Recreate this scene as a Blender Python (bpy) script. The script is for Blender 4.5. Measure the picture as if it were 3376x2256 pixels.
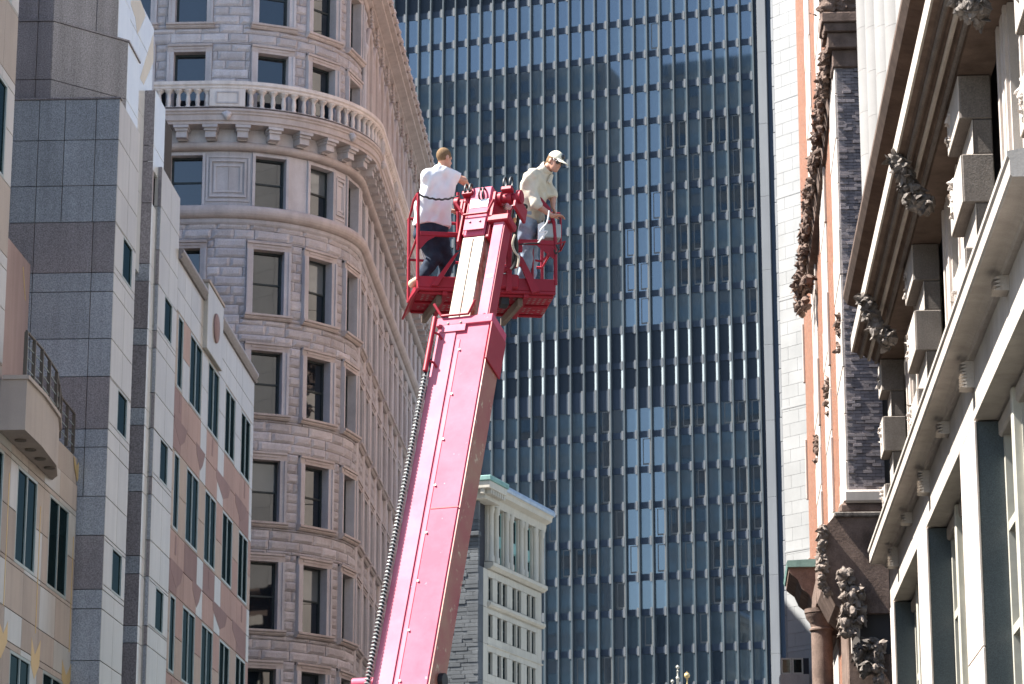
import bpy, math, random
import numpy as np
from mathutils import Vector, Matrix, noise

# ------------------------------------------------------------------ scene, camera, light
for o in list(bpy.data.objects): bpy.data.objects.remove(o)
SC = bpy.context.scene
COL = SC.collection
R = math.radians
PW, PH, PF = 3376.0, 2256.0, 9225.0            # photograph size and focal length in its pixels
VPX, VPY = 2180.0, 3456.0                      # vanishing point of the street
PITCH = math.atan((VPY-PH/2)/PF)
YAW = math.atan((VPX-PW/2)/(PF*math.cos(PITCH)+(VPY-PH/2)*math.sin(PITCH)))
CAM = Vector((0, 0, 1.6))
cd = bpy.data.cameras.new('camera'); cam = bpy.data.objects.new('camera', cd); COL.objects.link(cam)
cd.sensor_width = 36.0; cd.lens = PF/PW*36.0; cd.clip_start = 0.5; cd.clip_end = 6000
cam.location = CAM; cam.rotation_euler = (math.pi/2+PITCH, 0, YAW)
cd.dof.use_dof = True; cd.dof.focus_distance = 36.0; cd.dof.aperture_fstop = 9.0
SC.camera = cam
SUN_EL, SUN_AZ = R(55), R(85)                  # azimuth counted from -Y towards -X
TO_SUN = Vector((-math.cos(SUN_EL)*math.sin(SUN_AZ), -math.cos(SUN_EL)*math.cos(SUN_AZ), math.sin(SUN_EL)))
world = bpy.data.worlds.new('World'); SC.world = world; world.use_nodes = True
wn = world.node_tree; bg = wn.nodes['Background']
sky = wn.nodes.new('ShaderNodeTexSky'); sky.sky_type = 'NISHITA'; sky.sun_disc = False
sky.sun_elevation = SUN_EL
sky.sun_rotation = math.atan2(TO_SUN.x, TO_SUN.y)
sky.air_density = 1.0; sky.dust_density = 0.6; sky.ozone_density = 1.5
wn.links.new(sky.outputs[0], bg.inputs[0]); bg.inputs[1].default_value = 0.066
sl = bpy.data.lights.new('sun', 'SUN'); sl.energy = 4.8; sl.angle = R(0.5); sl.color = (1.0, 0.965, 0.91)
sun = bpy.data.objects.new('sun', sl); COL.objects.link(sun); sun.location = (-60, -10, 120)
sun.rotation_euler = TO_SUN.to_track_quat('Z', 'Y').to_euler()
SC.view_settings.view_transform = 'Standard'; SC.view_settings.look = 'None'
SC.view_settings.exposure = 2.1; SC.view_settings.gamma = 1.0
SC.render.engine = 'CYCLES'
SC.cycles.max_bounces = 5; SC.cycles.diffuse_bounces = 3; SC.cycles.glossy_bounces = 2

# ------------------------------------------------------------------ surveying: photograph points -> places
_cp, _sp, _cy, _sy = math.cos(PITCH), math.sin(PITCH), math.cos(YAW), math.sin(YAW)
def ray(px, py):
    x, y = (px-PW/2)/PF, -(py-PH/2)/PF
    dx, dy, dz = x, _cp-_sp*y, _sp+_cp*y
    return Vector((_cy*dx-_sy*dy, _sy*dx+_cy*dy, dz))
def hx(px, py, X): d = ray(px, py); return CAM+d*(X/d.x)
def hy(px, py, Y): d = ray(px, py); return CAM+d*(Y/d.y)
def hz(px, py, Z): d = ray(px, py); return CAM+d*((Z-CAM.z)/d.z)
def at(px, py, f): return CAM+ray(px, py)*f
CR = Vector((_cy, _sy, 0)); CA = Vector((-_sy, _cy, 0)); ZZ = Vector((0, 0, 1))   # camera right, away (level), up

# ------------------------------------------------------------------ objects
MW = {}
def link(o, parent=None, M=None):
    COL.objects.link(o)
    M = M if M is not None else Matrix.Identity(4)
    MW[o.name] = M
    if parent is not None:
        o.parent = parent
        o.matrix_parent_inverse = MW[parent.name].inverted()
    o.matrix_basis = M
    return o
def thing(name, label, cat, loc, group=None):
    o = bpy.data.objects.new(name, None); o.empty_display_size = 0.5
    o['label'] = label; o['category'] = cat
    if group: o['group'] = group
    return link(o, None, Matrix.Translation(Vector(loc)))
def mk(name, verts, faces, mat, parent=None, smooth=False):
    """mesh object from world-space vertices, origin at its centre"""
    V = np.asarray(verts, dtype=float).reshape(-1, 3)
    c = (V.min(0)+V.max(0))/2
    me = bpy.data.meshes.new(name); me.from_pydata((V-c).tolist(), [], faces if isinstance(faces, list) else faces.tolist())
    me.materials.append(mat)
    if smooth:
        me.polygons.foreach_set('use_smooth', [True]*len(me.polygons)); me.set_sharp_from_angle(angle=R(50))
    me.update()
    o = bpy.data.objects.new(name, me)
    return link(o, parent, Matrix.Translation(Vector(c)))
_bc = {}
def boxmesh(x, y, z, bev, mat):
    k = (round(x, 3), round(y, 3), round(z, 3), round(bev, 3), mat.name)
    if k in _bc: return _bc[k]
    hx_, hy_, hz_ = x/2, y/2, z/2
    b = min(bev, hx_*0.45, hy_*0.45, hz_*0.45)
    if b <= 0:
        v = [(sx*hx_, sy*hy_, sz*hz_) for sx in (-1, 1) for sy in (-1, 1) for sz in (-1, 1)]
        f = [(0, 1, 3, 2), (4, 6, 7, 5), (0, 4, 5, 1), (2, 3, 7, 6), (0, 2, 6, 4), (1, 5, 7, 3)]
    else:
        v = []; idx = {}
        for sx in (-1, 1):
            for sy in (-1, 1):
                for sz in (-1, 1):
                    for ax in range(3):
                        p = [sx*(hx_-b), sy*(hy_-b), sz*(hz_-b)]; p[ax] += (sx, sy, sz)[ax]*b
                        idx[(sx, sy, sz, ax)] = len(v); v.append(tuple(p))
        f = []
        def add(q):
            a_, b_, c_ = (Vector(v[i]) for i in q[:3]); n = (b_-a_).cross(c_-a_); m = sum((Vector(v[i]) for i in q), Vector())
            f.append(tuple(q) if n.dot(m) > 0 else tuple(reversed(q)))
        for ax in range(3):
            o1, o2 = [i for i in range(3) if i != ax]
            for s in (-1, 1):
                q = []
                for (p1, p2) in ((-1, -1), (1, -1), (1, 1), (-1, 1)):
                    t = [0, 0, 0]; t[ax] = s; t[o1] = p1; t[o2] = p2; q.append(idx[(*t, ax)])
                add(q)
            for s1 in (-1, 1):
                for s2 in (-1, 1):
                    t1 = [0, 0, 0]; t2 = [0, 0, 0]
                    t1[o1] = t2[o1] = s1; t1[o2] = t2[o2] = s2; t1[ax] = -1; t2[ax] = 1
                    add([idx[(*t1, o1)], idx[(*t2, o1)], idx[(*t2, o2)], idx[(*t1, o2)]])
        for sx in (-1, 1):
            for sy in (-1, 1):
                for sz in (-1, 1): add([idx[(sx, sy, sz, 0)], idx[(sx, sy, sz, 1)], idx[(sx, sy, sz, 2)]])
    me = bpy.data.meshes.new('piece'); me.from_pydata(v, [], f); me.materials.append(mat); me.update()
    _bc[k] = me
    return me
class Fr:
    """a wall: origin, direction along it, direction out of it"""
    def __init__(s, O, a, n):
        s.O, s.a, s.n = Vector(O), Vector(a).normalized(), Vector(n).normalized()
        ax = s.n.cross(ZZ); s.rot = Matrix((ax, s.n, ZZ)).transposed().to_4x4()
    def p(s, u, d, z): return s.O+s.a*u+s.n*d+ZZ*z
    def hit(s, px, py, d=0.0):
        r = ray(px, py); P = CAM+r*((s.O+s.n*d-CAM).dot(s.n)/r.dot(s.n))
        return (P-s.O).dot(s.a), P.z
def fbox(fr, name, s0, s1, d0, d1, z0, z1, mat, parent, bev=0.01):
    me = boxmesh(abs(s1-s0), abs(d1-d0), abs(z1-z0), bev, mat)
    o = bpy.data.objects.new(name, me)
    return link(o, parent, Matrix.Translation(fr.p((s0+s1)/2, (d0+d1)/2, (z0+z1)/2)) @ fr.rot)
BF = [(0, 1, 3, 2), (4, 6, 7, 5), (0, 4, 5, 1), (2, 3, 7, 6), (0, 2, 6, 4), (1, 5, 7, 3)]
def fmulti(fr, name, boxes, mat, parent):
    """one part made of several boxes (s0,s1,d0,d1,z0,z1)"""
    V, Fc = [], []
    for (s0, s1, d0, d1, z0, z1) in boxes:
        b = len(V)
        for s in (s0, s1):
            for d in (d0, d1):
                for z in (z0, z1): V.append(fr.p(s, d, z)[:])
        Fc += [tuple(b+i for i in q) for q in BF]
    return mk(name, V, Fc, mat, parent)
class Acc:
    """collects geometry for one mesh"""
    def __init__(s): s.V, s.F = [], []
    def add(s, V, Fc):
        b = len(s.V); s.V += [tuple(v) for v in V]; s.F += [tuple(b+i for i in q) for q in Fc]
    def box(s, fr, s0, s1, d0, d1, z0, z1):
        s.add([fr.p(u, d, z)[:] for u in (s0, s1) for d in (d0, d1) for z in (z0, z1)], BF)
    def build(s, name, mat, parent=None, smooth=False): return mk(name, s.V, s.F, mat, parent, smooth)
def sweep_geo(profile, path, closed=False):
    """profile [(d,z)] carried along path [(point, outward normal)]"""
    n = len(profile); V = []; Fc = []
    for (P, N) in path:
        for (d, z) in profile: V.append((P.x+N.x*d, P.y+N.y*d, z))
    m = len(path)
    for i in range(m if closed else m-1):
        for j in range(n):
            a, b = i*n+j, i*n+(j+1) % n
            c, d = ((i+1) % m)*n+(j+1) % n, ((i+1) % m)*n+j
            Fc.append((a, b, c, d))
    if not closed:
        Fc.append(tuple(range(n-1, -1, -1))); Fc.append(tuple((m-1)*n+j for j in range(n)))
    return V, Fc
def fsweep(fr, name, profile, s0, s1, mat, parent):
    path = [(fr.p(s, 0, 0), fr.n) for s in (s0, s1)]
    V, Fc = sweep_geo(profile, path)
    return mk(name, V, Fc, mat, parent)
def tube_geo(pts, r, n=8, caps=True):
    pts = [Vector(p) for p in pts]; V = []; Fc = []
    rr = r if isinstance(r, (list, tuple)) else [r]*len(pts)
    prev = None
    for i, p in enumerate(pts):
        t = (pts[min(i+1, len(pts)-1)]-pts[max(i-1, 0)]).normalized()
        if prev is None:
            up = Vector((0, 0, 1)) if abs(t.z) < 0.9 else Vector((1, 0, 0))
            u = t.cross(up).normalized()
        else:
            u = (prev-t*prev.dot(t)).normalized()
        prev = u; w = t.cross(u)
        for k in range(n):
            a = 2*math.pi*k/n; V.append((p+(u*math.cos(a)+w*math.sin(a))*rr[i])[:])
    for i in range(len(pts)-1):
        for k in range(n): Fc.append((i*n+k, i*n+(k+1) % n, (i+1)*n+(k+1) % n, (i+1)*n+k))
    if caps: Fc.append(tuple(range(n-1, -1, -1))); Fc.append(tuple((len(pts)-1)*n+k for k in range(n)))
    return V, Fc
def tube(name, pts, r, mat, parent=None, n=8, smooth=True):
    V, Fc = tube_geo(pts, r, n); return mk(name, V, Fc, mat, parent, smooth)
def lathe_geo(c, prof, n=16):
    """prof [(radius, z)] round the vertical through c"""
    V = []; Fc = []
    for (r, z) in prof:
        for k in range(n):
            a = 2*math.pi*k/n; V.append((c[0]+r*math.cos(a), c[1]+r*math.sin(a), c[2]+z))
    for i in range(len(prof)-1):
        for k in range(n): Fc.append((i*n+k, i*n+(k+1) % n, (i+1)*n+(k+1) % n, (i+1)*n+k))
    Fc.append(tuple(range(n-1, -1, -1))); Fc.append(tuple((len(prof)-1)*n+k for k in range(n)))
    return V, Fc
def rcut(rect, holes):
    """rectangle minus holes -> rectangles"""
    out = [rect]
    for (a0, a1, b0, b1) in holes:
        nxt = []
        for (s0, s1, z0, z1) in out:
            if a1 <= s0 or a0 >= s1 or b1 <= z0 or b0 >= z1: nxt.append((s0, s1, z0, z1)); continue
            if b1 < z1: nxt.append((s0, s1, b1, z1))
            if b0 > z0: nxt.append((s0, s1, z0, b0))
            y0, y1 = max(z0, b0), min(z1, b1)
            if a0 > s0: nxt.append((s0, a0, y0, y1))
            if a1 < s1: nxt.append((a1, s1, y0, y1))
        out = nxt
    return [r for r in out if r[1]-r[0] > 0.03 and r[3]-r[2] > 0.03]
def panels(fr, parent, sj, zj, holes, mat, d=0.0, t=0.05, gap=0.016, name='panel'):
    """cladding panels between the joints sj x zj; mat(i,j) or material"""
    for j in range(len(zj)-1):
        ss = sj(j) if callable(sj) else sj
        for i in range(len(ss)-1):
            m = mat(i, j) if callable(mat) else mat
            if m is None: continue
            for (a, b, c, e) in rcut((ss[i], ss[i+1], zj[j], zj[j+1]), holes):
                fbox(fr, name, a+gap/2, b-gap/2, d-t, d, c+gap/2, e-gap/2, m, parent, 0.006)
def window(fr, parent, s0, s1, z0, z1, d, fmat, gmat, fw=0.07, mull=(), rails=(), th=0.06, glass2=None, name='window'):
    """frame set at depth d; mull / rails give the fractions of the bars; one pane in each light"""
    bx = [(s0, s0+fw, d, d+th, z0, z1), (s1-fw, s1, d, d+th, z0, z1), (s0+fw, s1-fw, d, d+th, z0, z0+fw), (s0+fw, s1-fw, d, d+th, z1-fw, z1)]
    xs = [s0+fw]+[s0+(s1-s0)*m for m in mull]+[s1-fw]; zs = [z0+fw]+[z0+(z1-z0)*m for m in rails]+[z1-fw]
    for m in xs[1:-1]: bx.append((m-fw*.5, m+fw*.5, d+.003, d+th-.004, z0+fw, z1-fw))
    for m in zs[1:-1]: bx.append((s0+fw, s1-fw, d+.006, d+th-.008, m-fw*.45, m+fw*.45))
    f = fmulti(fr, name, bx, fmat, parent)
    for i in range(len(xs)-1):
        for j in range(len(zs)-1):
            g = glass2 if (glass2 and j == len(zs)-2) else gmat
            fbox(fr, 'pane', xs[i]-.01, xs[i+1]+.01, d+.004+.003*(j % 2), d+.024+.003*(j % 2), zs[j]-.01, zs[j+1]+.01, g, f, 0)
    return f
def capped(items, make, make_stuff, limit=300):
    for k, it in enumerate(items):
        if k < limit: make(it)
    rest = items[limit:]
    if rest:
        o = make_stuff(rest); o['kind'] = 'stuff'
def structure(o): o['kind'] = 'structure'; return o

# ------------------------------------------------------------------ materials
class NT:
    def __init__(s, name):
        s.m = bpy.data.materials.new(name); s.m.use_nodes = True
        s.t = s.m.node_tree; s.b = s.t.nodes['Principled BSDF']
    def n(s, ty, **kw):
        o = s.t.nodes.new(ty)
        for k, v in kw.items(): setattr(o, k, v)
        return o
    def l(s, a, b): s.t.links.new(a, b)
    def pos(s, sc=(1, 1, 1), obj=False):
        g = s.n('ShaderNodeTexCoord').outputs['Object'] if obj else s.n('ShaderNodeNewGeometry').outputs['Position']
        mp = s.n('ShaderNodeMapping'); mp.inputs['Scale'].default_value = sc; s.l(g, mp.inputs[0]); return mp.outputs[0]
    def noise(s, v, sc, det=4, rough=0.6):
        o = s.n('ShaderNodeTexNoise'); o.inputs['Scale'].default_value = sc; o.inputs['Detail'].default_value = det
        o.inputs['Roughness'].default_value = rough; s.l(v, o.inputs['Vector']); return o.outputs[0]
    def ramp(s, f, a, b, c0=0.0, c1=1.0):
        o = s.n('ShaderNodeMapRange'); o.inputs[1].default_value = a; o.inputs[2].default_value = b
        o.inputs[3].default_value = c0; o.inputs[4].default_value = c1; s.l(f, o.inputs[0]); return o.outputs[0]
    def mix(s, f, a, b, mode='MIX'):
        o = s.n('ShaderNodeMix', data_type='RGBA', blend_type=mode)
        if isinstance(f, (int, float)): o.inputs[0].default_value = f
        else: s.l(f, o.inputs[0])
        for q, k in ((a, 6), (b, 7)):
            if isinstance(q, (tuple, list)): o.inputs[k].default_value = (*q[:3], 1)
            else: s.l(q, o.inputs[k])
        return o.outputs[2]
    def scale(s, col, f):
        o = s.n('ShaderNodeVectorMath', operation='SCALE'); s.l(col, o.inputs[0]); s.l(f, o.inputs['Scale']); return o.outputs[0]
    def bump(s, h, st, dist=0.02):
        o = s.n('ShaderNodeBump'); o.inputs['Strength'].default_value = st; o.inputs['Distance'].default_value = dist
        s.l(h, o.inputs['Height']); s.l(o.outputs[0], s.b.inputs['Normal']); return o
    def fin(s, col, rough=0.7, spec=0.4, metal=0.0):
        if isinstance(col, (tuple, list)): s.b.inputs['Base Color'].default_value = (*col[:3], 1)
        else: s.l(col, s.b.inputs['Base Color'])
        if isinstance(rough, (int, float)): s.b.inputs['Roughness'].default_value = rough
        else: s.l(rough, s.b.inputs['Roughness'])
        s.b.inputs['Specular IOR Level'].default_value = spec; s.b.inputs['Metallic'].default_value = metal
        return s.m
def stone(name, c1, c2=None, big=0.6, speck=0.25, sscale=70, bump=0.25, bscale=28, rough=0.8, spec=0.35, rnd=0.1, streak=0.12):
    t = NT(name); c2 = c2 or tuple(x*0.75 for x in c1)
    p = t.pos()
    col = t.mix(t.ramp(t.noise(p, big, 5), .35, .7), c1, c2)
    f = t.ramp(t.noise(p, sscale, 2, .5), .3, .7, 1-speck, 1+speck)
    col = t.scale(col, f)
    if streak:
        st = t.ramp(t.noise(t.pos((3.2, 3.2, 0.16)), 1.0, 4, .6), .42, .72, 1.0, 1-streak); col = t.scale(col, st)
    if rnd:
        oi = t.n('ShaderNodeObjectInfo'); col = t.scale(col, t.ramp(oi.outputs['Random'], 0, 1, 1-rnd, 1+rnd))
    if bump: t.bump(t.noise(p, bscale, 5, .65), bump)
    return t.fin(col, rough, spec)
def paint(name, c1, c2, rough=0.45, spec=0.5, sc=3.0, wear=None, wamt=.62, bump=0.0):
    t = NT(name); p = t.pos()
    col = t.mix(t.ramp(t.noise(p, sc, 6, .65), .35, .65), c1, c2)
    if wear: col = t.mix(t.ramp(t.noise(p, sc*6, 5, .7), wamt, wamt+.06), col, wear)
    if bump: t.bump(t.noise(p, sc*8, 3), bump, .004)
    return t.fin(col, rough, spec)
def flat(name, c, rough=0.6, spec=0.4, metal=0.0):
    return NT(name).fin(c, rough, spec, metal)
def dullglass(name, c, mirror=.07, rough=.05):
    t = NT(name); p = t.pos(); col = t.mix(t.noise(p, 0.8, 2), c, tuple(x*0.6 for x in c)); t.fin(col, .6, 0.0)
    g = t.n('ShaderNodeBsdfGlossy'); g.inputs['Roughness'].default_value = rough; g.inputs['Color'].default_value = (.8, .95, .95, 1)
    mx = t.n('ShaderNodeMixShader'); mx.inputs[0].default_value = mirror
    t.l(t.b.outputs[0], mx.inputs[1]); t.l(g.outputs[0], mx.inputs[2]); t.l(mx.outputs[0], t.t.nodes['Material Output'].inputs[0]); return t.m
def glass(name, c, ior=1.9, rough=0.03, wave=0.06, wsc=0.7):
    t = NT(name); t.b.inputs['IOR'].default_value = ior
    if name.startswith('tower'): t.b.inputs['Specular Tint'].default_value = (.85, .94, 1, 1)
    p = t.pos(); oi = t.n('ShaderNodeObjectInfo')
    col = t.mix(t.noise(p, 0.8, 2), c, tuple(x*0.6 for x in c))
    if wave: t.bump(t.noise(p, wsc, 2, .4), wave, .03)
    return t.fin(col, rough, 0.5)

M = {}
# left office building, polished granite
M['g_grey'] = stone('granite blue grey', (.31, .335, .375), (.26, .28, .315), big=.5, speck=.4, sscale=34, bump=.03, rough=.42, spec=.5, rnd=.10, streak=.22)
M['g_dark'] = stone('granite mauve grey', (.245, .225, .238), (.205, .187, .20), big=.5, speck=.42, sscale=34, bump=.03, rough=.42, spec=.5, rnd=.08, streak=.22)
M['g_beige'] = stone('granite beige', (.45, .435, .405), (.385, .37, .345), big=.5, speck=.12, sscale=60, bump=.02, rough=.33, spec=.5, rnd=.06, streak=.14)
M['g_tan'] = stone('granite tan', (.42, .36, .32), (.35, .30, .27), big=.5, speck=.14, sscale=60, bump=.02, rough=.6, spec=.3, rnd=.07, streak=.14)
M['g_pink'] = stone('granite pink', (.40, .295, .278), (.345, .25, .235), big=.5, speck=.12, sscale=60, bump=.02, rough=.65, spec=.2, rnd=.06, streak=.12)
M['g_plum'] = stone('granite plum', (.26, .18, .185), (.22, .15, .155), big=.5, speck=.14, sscale=60, bump=.02, rough=.65, spec=.2, rnd=.08, streak=.1)
M['g_white'] = stone('sky-toned polished marble', (.72, .73, .72), (.64, .65, .66), big=.5, speck=.04, sscale=60, bump=0, rough=.2, spec=.6, rnd=.03, streak=.05)  # street-side panels; reflected sky is put into the white colour
M['g_mid'] = stone('granite warm grey', (.27, .255, .265), (.22, .21, .22), big=.5, speck=.42, sscale=34, bump=.03, rough=.45, spec=.4, rnd=.06, streak=.25)
M['g_cream'] = stone('pale gold marble', (.60, .53, .37), (.52, .45, .31), big=.5, speck=.06, sscale=60, bump=0, rough=.3, spec=.5, rnd=.03, streak=.08)
M['joint'] = flat('joint mortar', (.05, .045, .045), .9)
M['gold'] = flat('gold leaf', (.58, .42, .19), .45, .5, .4)
M['alu'] = flat('pale green aluminium', (.30, .36, .36), .4, .5, .3)
M['rail'] = flat('bronze railing', (.10, .085, .07), .5)
M['glass_dark'] = dullglass('dark green glass', (.004, .012, .014), .035)
# corner building
M['o_rock'] = stone('rock faced granite', (.51, .488, .503), (.42, .395, .406), big=1.1, speck=.22, sscale=38, bump=.9, bscale=14, rough=.9, spec=.2, rnd=.15, streak=.12)
M['o_smooth'] = stone('dressed granite', (.53, .508, .52), (.44, .415, .425), big=1.0, speck=.14, sscale=45, bump=.2, bscale=25, rough=.85, spec=.25, rnd=.08, streak=.16)
M['o_warm'] = stone('warm dressed granite', (.51, .455, .435), (.42, .365, .345), big=1.0, speck=.12, sscale=45, bump=.2, bscale=25, rough=.85, spec=.25, rnd=.06, streak=.16)
M['o_pale'] = stone('sunlit-toned balustrade stone', (.70, .65, .62), (.58, .53, .50), big=1.0, speck=.1, sscale=45, bump=.2, bscale=25, rough=.85, spec=.25, rnd=.08, streak=.2)  # lighter than the wall stone: sunlight on the balustrade put into the colour
M['o_in'] = flat('dark interior', (.03, .03, .035), .9)
M['sash'] = flat('dark green sash', (.022, .032, .034), .5)
M['glass_o'] = glass('old window glass', (.010, .016, .024), 1.85, .02, .05, .9)
M['glass_b'] = glass('window with drawn blind', (.13, .15, .16), 1.8, .05, .03, .9)
# tower
M['t_fin'] = stone('tower mullion metal', (.075, .093, .104), (.062, .078, .088), big=.3, speck=.05, sscale=20, bump=0, rough=.5, spec=.4, rnd=.05, streak=.05)
M['t_span'] = stone('tower spandrel', (.034, .05, .076), (.028, .042, .065), big=.1, speck=.05, bump=0, rough=.6, spec=.3, rnd=.12, streak=.1)
M['t_sliver'] = flat('sunlit spandrel sliver', (.125, .135, .145), .6)
M['t_core'] = flat('tower shadow gap', (.02, .031, .046), .8)
M['t_corner'] = stone('tower corner column', (.19, .197, .203), (.17, .176, .185), big=.2, speck=.05, bump=.05, rough=.7, rnd=.04, streak=.08)
M['t_louvre'] = flat('sunlit louvre sliver', (.46, .52, .53), .6)
M['t_gb'] = glass('tower pane with grey blind', (.082, .115, .138), 2.2, .03, .03, .25)
M['t_gd'] = glass('tower pane dark', (.010, .015, .022), 2.7, .03, .035, .25)
M['t_gm'] = glass('tower pane mid grey', (.042, .06, .078), 2.4, .03, .035, .25)
M['t_frame'] = flat('tower inner frame', (.12, .125, .125), .6)
# pale building
M['p_cream'] = stone('cream limestone', (.50, .455, .375), (.43, .39, .32), big=.4, speck=.06, sscale=20, bump=.1, rough=.85, rnd=.04, streak=.1)
M['p_grey'] = stone('grey coursed stone', (.115, .12, .125), (.085, .09, .095), big=.5, speck=.1, sscale=12, bump=.4, bscale=6, rough=.9, rnd=.14, streak=.15)
M['copper'] = stone('verdigris copper', (.22, .37, .325), (.15, .27, .245), big=1.2, speck=.1, sscale=15, bump=.1, rough=.7, rnd=.08, streak=.25)
M['lead'] = stone('pale lead roof', (.40, .47, .55), (.32, .38, .45), big=1.5, speck=.1, sscale=10, bump=.1, rough=.55, rnd=.06)
# right side
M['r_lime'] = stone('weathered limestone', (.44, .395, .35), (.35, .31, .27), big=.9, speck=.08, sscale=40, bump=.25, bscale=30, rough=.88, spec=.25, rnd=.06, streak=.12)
M['r_white'] = stone('white terracotta', (.29, .293, .29), (.245, .248, .245), big=.6, speck=.04, sscale=40, bump=.08, rough=.7, rnd=.05, streak=.06)
M['r_col'] = stone('cream column stone', (.27, .258, .245), (.225, .215, .205), big=.6, speck=.04, sscale=40, bump=.08, rough=.8, rnd=.06, streak=.1)
M['r_cornice'] = stone('shade-toned cornice stone', (.15, .106, .083), (.09, .063, .05), big=1.4, speck=.1, sscale=40, bump=.3, rough=.9, spec=.2, rnd=.05, streak=.15)  # cornice stone darkened, the shade under it put into the colour
M['r_pier'] = stone('shade-toned rough limestone', (.17, .148, .132), (.125, .108, .096), big=1.2, speck=.2, sscale=30, bump=.6, bscale=30, rough=.95, spec=.15, rnd=.08, streak=.15)  # limestone darkened, shade of the camera-facing sides put into the colour
M['r_green'] = stone('dark green granite', (.062, .078, .085), (.05, .064, .07), big=.8, speck=.4, sscale=60, bump=.02, rough=.3, spec=.5, rnd=.03, streak=.05)
M['r_frame'] = paint('cream painted window timber', (.42, .40, .335), (.36, .34, .285), .55)
M['r_glass'] = dullglass('shop window glass', (.008, .012, .011), .05)
M['r_gbrick'] = stone('dark grey brick', (.26, .228, .23), (.185, .162, .165), big=2.0, speck=.12, sscale=40, bump=.4, bscale=40, rough=.95, spec=.15, rnd=.22, streak=.0)
M['r_sand'] = stone('brown sandstone', (.20, .142, .115), (.105, .074, .06), big=1.8, speck=.16, sscale=30, bump=.9, bscale=12, rough=.95, spec=.15, rnd=.1, streak=.2)
M['r_carved'] = stone('brown grey carved stone', (.29, .24, .205), (.15, .122, .105), big=3.5, speck=.2, sscale=40, bump=.5, bscale=18, rough=.95, spec=.15, rnd=.1)
M['r_carve'] = stone('weathered carved stone', (.20, .175, .155), (.055, .047, .043), big=4.0, speck=.2, sscale=40, bump=.7, bscale=18, rough=.95, spec=.15, rnd=.1)
M['r_pale'] = stone('pale dressed stone', (.50, .44, .395), (.41, .36, .32), big=.8, speck=.06, sscale=40, bump=.15, rough=.85, rnd=.06)
def brickmat():
    t = NT('red brick'); g = t.n('ShaderNodeNewGeometry'); sx = t.n('ShaderNodeSeparateXYZ'); t.l(g.outputs['Position'], sx.inputs[0])
    cb = t.n('ShaderNodeCombineXYZ'); ad = t.n('ShaderNodeMath', operation='ADD'); t.l(sx.outputs[0], ad.inputs[0]); t.l(sx.outputs[1], ad.inputs[1])
    t.l(ad.outputs[0], cb.inputs[0]); t.l(sx.outputs[2], cb.inputs[1])
    b = t.n('ShaderNodeTexBrick'); t.l(cb.outputs[0], b.inputs['Vector'])
    b.inputs['Color1'].default_value = (.24, .095, .05, 1); b.inputs['Color2'].default_value = (.165, .063, .034, 1); b.inputs['Mortar'].default_value = (.24, .185, .145, 1)
    b.inputs['Scale'].default_value = 1.0; b.inputs['Brick Width'].default_value = .42; b.inputs['Row Height'].default_value = .14; b.inputs['Mortar Size'].default_value = .012
    t.bump(b.outputs['Fac'], -.3, .01)
    return t.fin(b.outputs['Color'], .9, .2)
M['r_brick'] = brickmat()
# lift
M['l_red'] = paint('red paint', (.28, .012, .026), (.23, .009, .02), .5, .3, 2.0, (.22, .10, .07), .70, .05)
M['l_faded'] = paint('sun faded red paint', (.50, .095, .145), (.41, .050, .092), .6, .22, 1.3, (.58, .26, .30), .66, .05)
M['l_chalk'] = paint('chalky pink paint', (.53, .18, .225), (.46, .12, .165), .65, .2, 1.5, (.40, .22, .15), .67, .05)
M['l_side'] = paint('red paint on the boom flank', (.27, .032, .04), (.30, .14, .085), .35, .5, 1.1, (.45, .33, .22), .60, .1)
def ruststeel():
    t = NT('scuffed bare steel with rust'); p = t.pos((1, 1, 1))
    s1 = t.noise(t.pos((6, 6, .7)), 1.5, 5, .65)
    col = t.mix(t.ramp(s1, .4, .62), (.27, .235, .18), (.16, .12, .08))
    col = t.mix(t.ramp(t.noise(p, 3.0, 5, .7), .50, .60), col, (.13, .042, .013))
    return t.fin(col, .45, .5, .15)
M['l_steel'] = ruststeel()
M['l_black'] = flat('black rubber', (.012, .012, .013), .5)
M['l_wire'] = flat('galvanised wire', (.35, .35, .33), .45, .5, .5)
M['l_white'] = flat('white sticker', (.78, .76, .74), .5)
M['l_grey'] = flat('grey control box', (.32, .33, .32), .5)
M['l_brown'] = paint('weathered timber', (.13, .09, .065), (.085, .06, .045), .8)
M['tyre'] = flat('tyre rubber', (.02, .02, .02), .85)
# people
def cloth(name, c1, c2, sc=6, bump=.3):
    t = NT(name); p = t.pos(); col = t.mix(t.ramp(t.noise(p, sc, 4), .35, .7), c1, c2)
    t.bump(t.noise(p, sc*2.2, 4, .6), bump, .012); return t.fin(col, .9, .15)
M['shirt_w'] = cloth('white cotton', (.72, .71, .72), (.64, .63, .65))
M['shirt_k'] = cloth('khaki cotton', (.56, .50, .40), (.46, .41, .32))
M['jean_d'] = cloth('dark denim', (.016, .022, .035), (.03, .04, .06), 9)
M['jean_l'] = cloth('washed denim', (.20, .25, .32), (.32, .38, .45), 9)
M['boot'] = cloth('tan suede', (.50, .40, .27), (.40, .31, .2))
M['boot_w'] = cloth('white trainer', (.7, .7, .7), (.5, .5, .52))
M['cap'] = cloth('cream cap cotton', (.62, .57, .45), (.54, .49, .38))
def skin():
    t = NT('skin'); p = t.pos(); col = t.mix(t.ramp(t.noise(p, 14, 3), .35, .7), (.50, .27, .19), (.42, .21, .145))
    t.b.inputs['Subsurface Weight'].default_value = .08; t.b.inputs['Subsurface Radius'].default_value = (.02, .008, .004)
    return t.fin(col, .55, .35)
M['skin'] = skin()
M['hair'] = cloth('short brown hair', (.21, .13, .07), (.13, .078, .042), 60, .6)
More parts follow.
